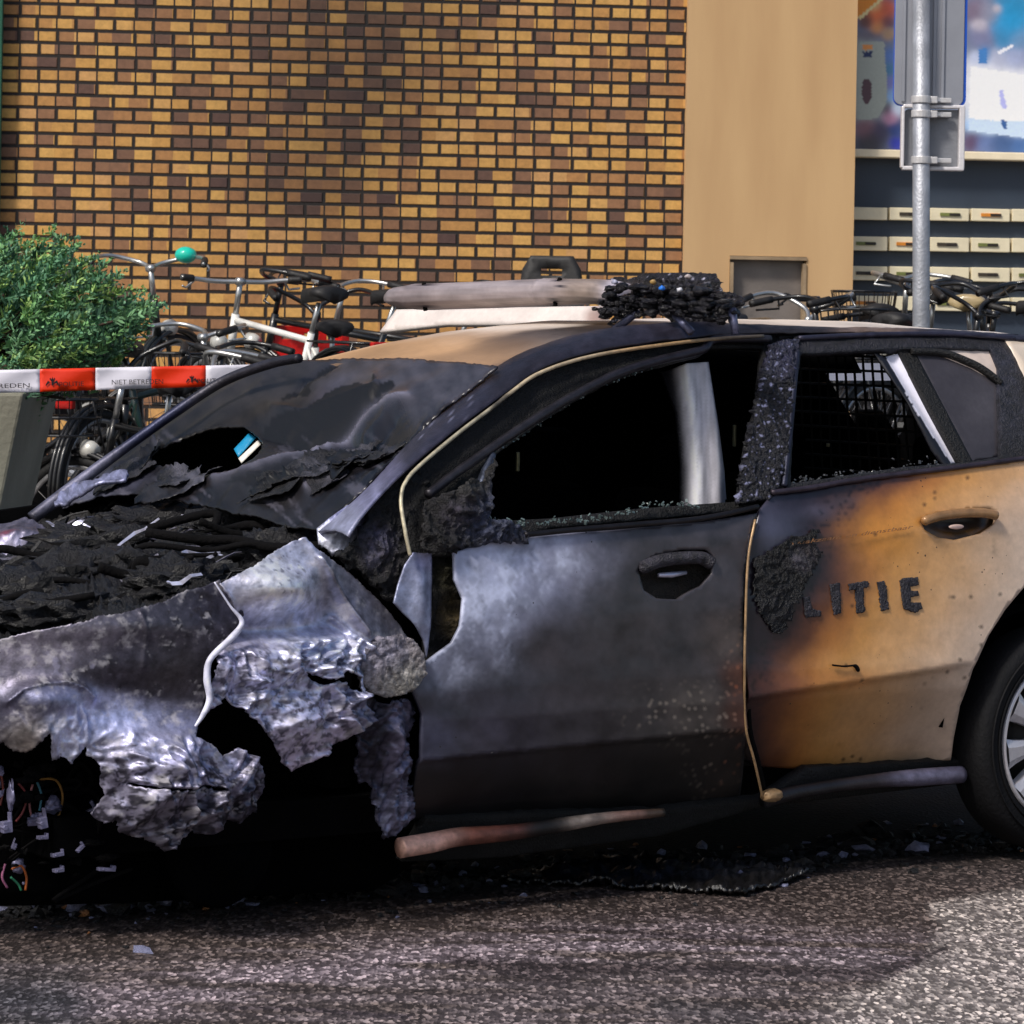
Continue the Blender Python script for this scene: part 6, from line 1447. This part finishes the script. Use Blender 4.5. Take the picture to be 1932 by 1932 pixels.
pFl = painter((74, 72, 84), [(60, 1230, 90, (136, 130, 146), .42, 30), (180, 1200, 70, (116, 112, 126), .4, 24), (300, 1190, 60, (70, 68, 78), .38, 30), (240, 1230, 60, (66, 66, 80), .36, 26), (420, 1150, 40, (58, 54, 66), .4), (450, 1120, 26, (90, 88, 112), .42), (350, 1270, 80, (56, 52, 56), .42, 40), (200, 1275, 60, (54, 50, 60), .4, 20), (40, 1290, 60, (100, 96, 112), .42, 18), (430, 1290, 50, (74, 70, 80), .42),
    (90, 1310, 60, (120, 124, 156), .5, 14), (180, 1350, 60, (190, 196, 236), .45, 26), (240, 1350, 60, (180, 186, 226), .45, 20), (110, 1400, 30, (222, 226, 255), .5), (140, 1430, 26, (200, 206, 240), .5), (30, 1390, 30, (108, 102, 100), .5), (45, 1415, 16, (130, 118, 112), .6), (10, 1340, 30, (92, 90, 110), .42), (310, 1345, 40, (96, 96, 118), .5, 20),
    (280, 1440, 60, (190, 190, 222), .38), (360, 1430, 60, (160, 162, 196), .38), (240, 1500, 60, (170, 166, 190), .42), (340, 1520, 70, (140, 136, 156), .42), (440, 1440, 40, (180, 176, 204), .4), (460, 1490, 40, (64, 64, 82), .5), (280, 1560, 60, (84, 82, 92), .55), (390, 1550, 50, (74, 72, 84), .55)], 9, .45, .3, .05)
def pFl2(P, V):
    c = pFl(P, V); P3 = np.concatenate([P, np.zeros((len(P), 1))], 1)
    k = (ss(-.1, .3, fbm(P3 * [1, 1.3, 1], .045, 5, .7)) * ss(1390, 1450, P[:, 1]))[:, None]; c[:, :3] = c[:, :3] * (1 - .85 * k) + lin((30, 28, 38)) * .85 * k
    k = (ss(.5, .66, fbm(P3 * [1, 1.2, 1] + 40, .035, 2)) * (1 - ss(1255, 1285, P[:, 1])) * (1 - ss(180, 260, P[:, 0])) * ss(1215, 1230, P[:, 1] + P[:, 0] * .15))[:, None]; c[:, :3] = c[:, :3] * (1 - .5 * k) + lin((168, 164, 190)) * .5 * k
    k = ss(.05, .95, fbm(P3 + 640, .035, 5, .65))[:, None]; c[:, :3] = c[:, :3] * (1 - .5 * k) + lin((206, 202, 206)) * .5 * k * (c[:, :3].mean(1)[:, None] > .06); c[:, 3:] = np.clip(c[:, 3:] + .35 * k, 0, .95)
    return c
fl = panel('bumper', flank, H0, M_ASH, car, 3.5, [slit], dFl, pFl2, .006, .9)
# torn inner strips behind the wheel opening
liner = Z(rD, (1600, 880), (1700, 930), (1840, 918), (1842, 1010), (1800, 1100), (1822, 1300), (1842, 1440), (1785, 1500), (1700, 1535), (1665, 1440), (1642, 1290), (1590, 1255), (1570, 1100))
panel('wheel_liner', liner, hit_side(-.04), M_ASH, car, 3.4, disp=lambda P, V: fold(V * [1, 1, .5], .04, 14) + gsum(P, [(735, 1420, 12, 90, .03)]), paint=painter((66, 66, 84), [(740, 1400, 20, (112, 110, 134), .45, 60), (700, 1380, 20, (36, 34, 44), .5, 60), (745, 1540, 30, (128, 130, 156), .5)], 6, .5, .6, .08), thick=.01, jag=1.4)
# wheel housing and bare hub, wiring and brackets inside the nose
HWH = hit_Y(-.50)
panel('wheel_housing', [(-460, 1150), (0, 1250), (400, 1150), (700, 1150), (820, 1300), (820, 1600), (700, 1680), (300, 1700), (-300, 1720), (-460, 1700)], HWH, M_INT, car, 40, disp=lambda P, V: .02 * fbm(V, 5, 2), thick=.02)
c0 = np.array([-.02, -.60, .20]); mb = MB()
mb.lathe([(0, -.06), (.06, -.06), (.07, -.03), (.15, -.02), (.16, 0), (.15, .03), (0, .04)], 28, 'Y', c0); mb.build('brake_disc', M_INT, car, True)
BRM = (M_BLACK, M_SILV, plain('dull_alloy', (120, 118, 146), .4, .4, .4, 20))
k_bl = [0]
def bracket(px, py, dim, rot, mat, Y):
    q = hit_Y(Y)(np.array([[px, py]]))[0]; mb = MB(); w_, d_, h_ = dim
    if RNG.uniform() < .5:
        mb.blob(q, (w_ * .6, d_ * .6, h_ * .8), .6, 3, 8, px); mb.build('melted_fitting', M_BLACK if k_bl[0] % 3 else BRM[2], car, True); k_bl[0] += 1; return
    mb.box(q, (w_, d_, h_), rot); mb.box(q + np.array(rot @ Vector((w_ * .42, 0, h_ * .5))), (w_ * .22, d_ * .8, h_ * 1.5), rot); mb.tube([q + np.array(rot @ Vector((-w_ * .3, -d_ * .7, 0))), q + np.array(rot @ Vector((-w_ * .3, d_ * .7, 0)))], min(w_, h_) * .3, 6)
    mb.build('bracket', mat, car, False, .0015)
for k in range(54):
    s_ = RNG.uniform(.007, .022)
    bracket(RNG.uniform(-60, 185), RNG.uniform(1430, 1680), (s_ * RNG.uniform(.6, 2.4), s_ * .8, s_ * RNG.uniform(.3, 1.3)), Matrix.Rotation(RNG.uniform(0, 3), 3, Vector(RNG.normal(size=3))), BRM[0 if k % 3 else 2], -.56 - RNG.uniform(0, .1))
for px, py, w_, h_, an in ((108, 1612, 26, 9, 6), (200, 1618, 34, 9, -8), (200, 1640, 40, 8, -6), (110, 1642, 22, 8, 4), (175, 1590, 40, 8, -25), (150, 1600, 22, 8, 40), (20, 1500, 8, 34, 0), (12, 1560, 22, 26, 4), (80, 1552, 18, 26, 10), (80, 1580, 22, 8, 0), (186, 1540, 6, 40, 12)):
    bracket(px, py, (w_ * .75 / 640, .02, h_ * .7 / 640), Matrix.Rotation(math.radians(-an), 3, 'Y'), BRM[2], -.68)
for k in range(16):
    px, py = RNG.uniform(-40, 190), RNG.uniform(1440, 1640); q = hit_Y(-.58)(np.array([[px, py]]))[0]
    pts = [q + np.array([RNG.normal() * .03 + t * RNG.choice([-1, 1]) * .10, RNG.normal() * .02, RNG.normal() * .035 - .05 * t]) for t in (0, .3, .6, 1, 1.4)]
    mb = MB(); mb.tube(smooth_path(pts, 5), RNG.uniform(.003, .008), 7); mb.build('hose', M_BLACK, car, True)
for pts, c in ((((75, 1470), (105, 1472), (118, 1500), (112, 1535), (98, 1555)), (170, 120, 40)), (((35, 1478), (50, 1500), (44, 1530), (30, 1550)), (150, 60, 60)), (((62, 1480), (55, 1510), (60, 1545)), (190, 120, 120)), (((22, 1640), (40, 1634), (50, 1655), (48, 1680)), (200, 100, 30)), (((0, 1450), (6, 1490), (0, 1520)), (130, 50, 40)), (((70, 1476), (78, 1500), (74, 1530)), (80, 150, 170)), (((20, 1655), (34, 1668), (40, 1680)), (40, 140, 100)), (((10, 1630), (4, 1655), (14, 1675)), (190, 110, 150))):
    mb = MB(); mb.tube(smooth_path(on(hit_Y(-.62), pts), 5), .0032, 6); mb.build('wire', plain('wire_%d_%d' % (pts[0][0], pts[0][1]), tuple(v * .75 for v in c), .6, 0, .3, 40), car, True)

# ---- rear wheel
wc = np.array([2.745, -.805, .362])
wh = empty('rear_wheel'); wh.parent = car
wh.location = tuple(wc)
mb = MB(); mb.lathe([(.240, -.075), (.252, -.088), (.285, -.100), (.318, -.094), (.334, -.076), (.340, -.05), (.340, .02), (.334, .05), (.30, .07), (.24, .06), (.232, .0), (.240, -.075)], 72, 'Y'); ty = mb.build('tyre', M_TYRE, wh, True)
mb = MB()
for r_ in (.272, .302): mb.torus((0, -.099 if r_ < .28 else -.103, 0), r_, .0035, 'Y', 72, 6)
mb.build('tyre_rib', M_TYRE, ty, True)
mb = MB(); mb.lathe([(.222, -.02), (.230, -.084), (.242, -.097), (.251, -.091), (.244, -.07), (.244, .05), (.21, .05)], 72, 'Y'); rim = mb.build('rim', M_SILV, wh, True)
mb = MB()
for k in range(10):
    a0 = 2 * math.pi * (k + .22) / 10
    Vv = []
    for r_, hw, y in ((.04, .010, -.060), (.075, .0155, -.072), (.14, .024, -.080), (.20, .036, -.085), (.233, .047, -.088)):
        for s_, yy in ((-1, 0), (-.45, -.010), (.45, -.010), (1, 0), (1, .03), (-1, .03)):
            t = s_ * hw; Vv.append((r_ * math.cos(a0) - t * math.sin(a0), y + yy, r_ * math.sin(a0) + t * math.cos(a0)))
    Fq = [(i * 6 + j, i * 6 + (j + 1) % 6, (i + 1) * 6 + (j + 1) % 6, (i + 1) * 6 + j) for i in range(4) for j in range(6)]
    mb.add(Vv, Fq)
mb.lathe([(0, -.075), (.03, -.074), (.058, -.066), (.066, -.05), (.066, 0)], 30, 'Y'); mb.build('spokes', M_SILV, rim)
mb = MB()
for k in range(5):
    a = 2 * math.pi * k / 5; mb.lathe([(0, -.078), (.008, -.078), (.009, -.06)], 8, 'Y', (.045 * math.cos(a), 0, .045 * math.sin(a)))
mb.build('wheel_nut', M_BLACK, rim)
mb = MB(); mb.lathe([(0, -.03), (.15, -.03), (.15, -.015), (.228, -.01), (.228, .04)], 40, 'Y'); mb.build('brake_disc', plain('brake_disc', (30, 28, 28), .6, .4), rim, True)
mb = MB(); aa = np.linspace(math.radians(8), math.radians(172), 26); mb.add([(.40 * math.cos(a), y_, .40 * math.sin(a)) for a in aa for y_ in (-.10, .25)] + [(0, .25, 0)], [(2 * k, 2 * k + 1, 2 * k + 3, 2 * k + 2) for k in range(25)] + [(2 * k + 1, 52, 2 * k + 3) for k in range(25)]); o = mb.build('wheel_arch', M_INT, car, True); o.location = (2.70, -.74, .36)
wf = wh.copy(); COL.objects.link(wf); wf.location = (2.745, .805, .362); wf.rotation_euler = (0, 0, math.pi)
for ch in list(wh.children):
    c_ = ch.copy(); COL.objects.link(c_); c_.parent = wf
    for g_ in ch.children:
        e_ = g_.copy(); COL.objects.link(e_); e_.parent = c_

# ---- far side, tail and interior, all black with soot
fo = [(-.75, .35), (-.75, .80), (-.3, .96), (.25, 1.02), (.95, 1.39), (1.3, 1.47), (2.4, 1.52), (3.2, 1.49), (3.5, 1.2), (3.6, .9), (3.6, .4), (3.1, .33), (3.0, .55), (2.7, .72), (2.4, .6), (2.3, .3), (.45, .28), (.3, .55), (0, .70), (-.3, .55), (-.4, .3)]
fq = np.array(Z(rC, (880, 448), (1150, 448), (1300, 650), (1062, 652), (1038, 725)))
fd_ = dirc(fq); fy = np.full(5, .75)
for _ in range(12): fv = OC + fd_ * ((fy - OC[1]) / fd_[:, 1])[:, None]; fy = side_n(fv[:, 0], fv[:, 2]) - .01
fwin = [[(float(v_[0]), float(v_[2])) for v_ in fv]]
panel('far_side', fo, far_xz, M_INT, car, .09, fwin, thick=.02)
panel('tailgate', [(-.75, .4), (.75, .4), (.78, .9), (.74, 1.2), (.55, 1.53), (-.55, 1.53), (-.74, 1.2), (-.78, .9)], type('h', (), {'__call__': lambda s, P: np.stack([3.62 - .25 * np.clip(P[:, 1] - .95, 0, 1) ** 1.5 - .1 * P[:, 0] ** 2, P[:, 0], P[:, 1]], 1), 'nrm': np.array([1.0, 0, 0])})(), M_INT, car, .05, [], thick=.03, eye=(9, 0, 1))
mb = MB(); mb.box((.32, 0, .62), (.06, 1.3, .56)); mb.build('bulkhead', M_INT, car)
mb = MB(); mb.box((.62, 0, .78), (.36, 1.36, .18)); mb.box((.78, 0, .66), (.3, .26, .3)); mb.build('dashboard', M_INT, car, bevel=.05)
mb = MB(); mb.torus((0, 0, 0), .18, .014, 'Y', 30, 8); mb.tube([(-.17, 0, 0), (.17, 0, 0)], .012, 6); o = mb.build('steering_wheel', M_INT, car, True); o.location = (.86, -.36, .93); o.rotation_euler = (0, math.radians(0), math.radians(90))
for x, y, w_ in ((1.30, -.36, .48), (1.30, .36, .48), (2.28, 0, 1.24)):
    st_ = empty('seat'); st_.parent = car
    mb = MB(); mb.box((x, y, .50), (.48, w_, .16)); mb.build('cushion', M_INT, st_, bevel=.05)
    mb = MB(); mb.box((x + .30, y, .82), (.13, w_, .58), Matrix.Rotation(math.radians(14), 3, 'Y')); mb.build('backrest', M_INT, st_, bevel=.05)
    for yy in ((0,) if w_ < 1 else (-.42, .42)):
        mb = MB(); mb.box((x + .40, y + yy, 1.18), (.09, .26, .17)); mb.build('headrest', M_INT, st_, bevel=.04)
M_BK = plain('buckle_metal', (190, 184, 150), .3, .6)
# cargo guard seen through the rear window
gd = MB(); 
for y in np.linspace(-.60, .60, 25): gd.tube([(2.92, y, 1.02), (2.85, y * .9, 1.50)], .0045, 5)
for z in np.linspace(1.02, 1.50, 11): gd.tube([(2.92 - (z - 1.02) * .146, -.60 + (z - 1.02) * .12, z), (2.92 - (z - 1.02) * .146, .60 - (z - 1.02) * .12, z)], .0045, 5)
gd.build('cargo_guard', plain('guard_wire', (14, 14, 13), .7), car)
for k, (x, y) in enumerate(Z(rB, (975, 1220), (1132, 1220), (1692, 1250)) + Z(rC, (392, 780), (890, 830))):
    q = hit_Y(.30)(np.array([[x, y]]))[0]; mb = MB(); mb.box(q, (.010, .01, .06 if k < 2 else (.012 if k in (2, 4) else .07))); mb.build('buckle', M_BK, car, bevel=.002)
# ================================================================== loose things
# card lying on the dashboard
q = HW(np.array([(463, 842)]))[0] - wn * .10
def hc(d): return hit_plane(q + wn * d, wn + np.array([-.2, -.5, .1]))
card = empty('parking_card', tuple(c2w(q[None])[0]))
tag(card, 'blue and white card lying on the burnt dashboard', 'card')
def c2l(h):
    def g(P): return c2w(h(P)) - np.array(card.location)
    g.nrm = np.array([0, -1, .3]); return g
eyeC = np.array([0, 0, CAM_H]) - np.array(card.location)
panel('blue_field', Z(rJ, (735, 738), (838, 628), (882, 662), (765, 792)), c2l(hc(0)), plain('card_blue', (24, 140, 186), .4, 0, .15), card, 6, thick=.002, eye=eyeC)
panel('white_field', Z(rJ, (765, 800), (898, 676), (918, 702), (785, 832)), c2l(hc(.012)), plain('card_white', (232, 228, 218), .4, 0, .1), card, 6, thick=.002, eye=eyeC)
# sheets of melted plastic under the sill
hg = lambda z: hit_world(np.array([0, 0, z]), np.array([0, 0, 1.0]))
sheet = Z(rQ, (-60, 250), (150, 205), (420, 165), (700, 190), (950, 205), (1040, 218), (1080, 205), (1110, 228), (1060, 245), (980, 275), (900, 292), (880, 305), (700, 292), (420, 275), (200, 262))
def dS(P, V): return .012 + np.abs(.03 * fbm(V * [1, 2, 1], 9, 3))
m_ps = burnt('melted_plastic', .0, .5, 90, spec=.8)
o = panel('melted_sheet', sheet, hg(.0), m_ps, None, 3.5, disp=dS, paint=painter((14, 13, 15), [(1200, 1650, 120, (30, 36, 50), .3, 12), (1350, 1652, 90, (60, 60, 64), .35, 8)], 6, .35, .8, .08), thick=.010, jag=1.0, eye=(0, 0, 30), nrm=(0, 0, 1))
tag(o, 'flat black sheet of melted plastic on the road below the car doors', 'debris sheet')
# charred crumbs round the wreck
V, Fc, Cc = [], [], []
import bmesh
bm = bmesh.new(); bmesh.ops.create_icosphere(bm, subdivisions=1, radius=1); IV = np.array([v.co[:] for v in bm.verts]); IF = [tuple(v.index for v in f.verts) for f in bm.faces]; bm.free()
def edge_y(x): return np.interp(x, [-600, 0, 150, 620, 900, 1020, 1130, 1420, 1530, 1600, 1932, 2600], [1738, 1730, 1732, 1696, 1678, 1662, 1660, 1660, 1645, 1622, 1606, 1590])
for k in range(1900):
    px = RNG.uniform(-250, 2050); e = edge_y(px); py = e - abs(RNG.normal()) * 26 + 3 if k % 9 else e + abs(RNG.normal()) * 26
    q = hg(0)(np.array([[px, py]]))[0]; s_ = RNG.uniform(.004, .016) if k % 14 else RNG.uniform(.014, .034)
    if py > e: s_ *= .45
    sc_ = np.array([s_ * RNG.uniform(.7, 2.2), s_ * RNG.uniform(.7, 1.6), s_ * RNG.uniform(.4, 1.0)]); a = RNG.uniform(0, 6.3); ca, sa = math.cos(a), math.sin(a)
    W = IV * (1 + .35 * RNG.normal(size=(len(IV), 1))) * sc_; W = np.stack([W[:, 0] * ca - W[:, 1] * sa, W[:, 0] * sa + W[:, 1] * ca, W[:, 2]], 1) + q + [0, 0, sc_[2] * .6]
    o_ = len(V); V += list(W); Fc += [tuple(i + o_ for i in f) for f in IF]
    b = np.append(lin((20, 19, 22)), .5) if RNG.uniform() > .09 else np.append(lin((120, 122, 150)), .35)
    if RNG.uniform() < .012: b = np.append(lin((150, 100, 60)), .5)
    Cc += [b] * len(IV)
me = mesh('rubble', V, Fc); setcol(me, np.array(Cc)); o = link('rubble', me, M_CHAR, None, False)
tag(o, 'black charred crumbs and broken glass scattered along the wreck', 'debris', None, 'stuff')
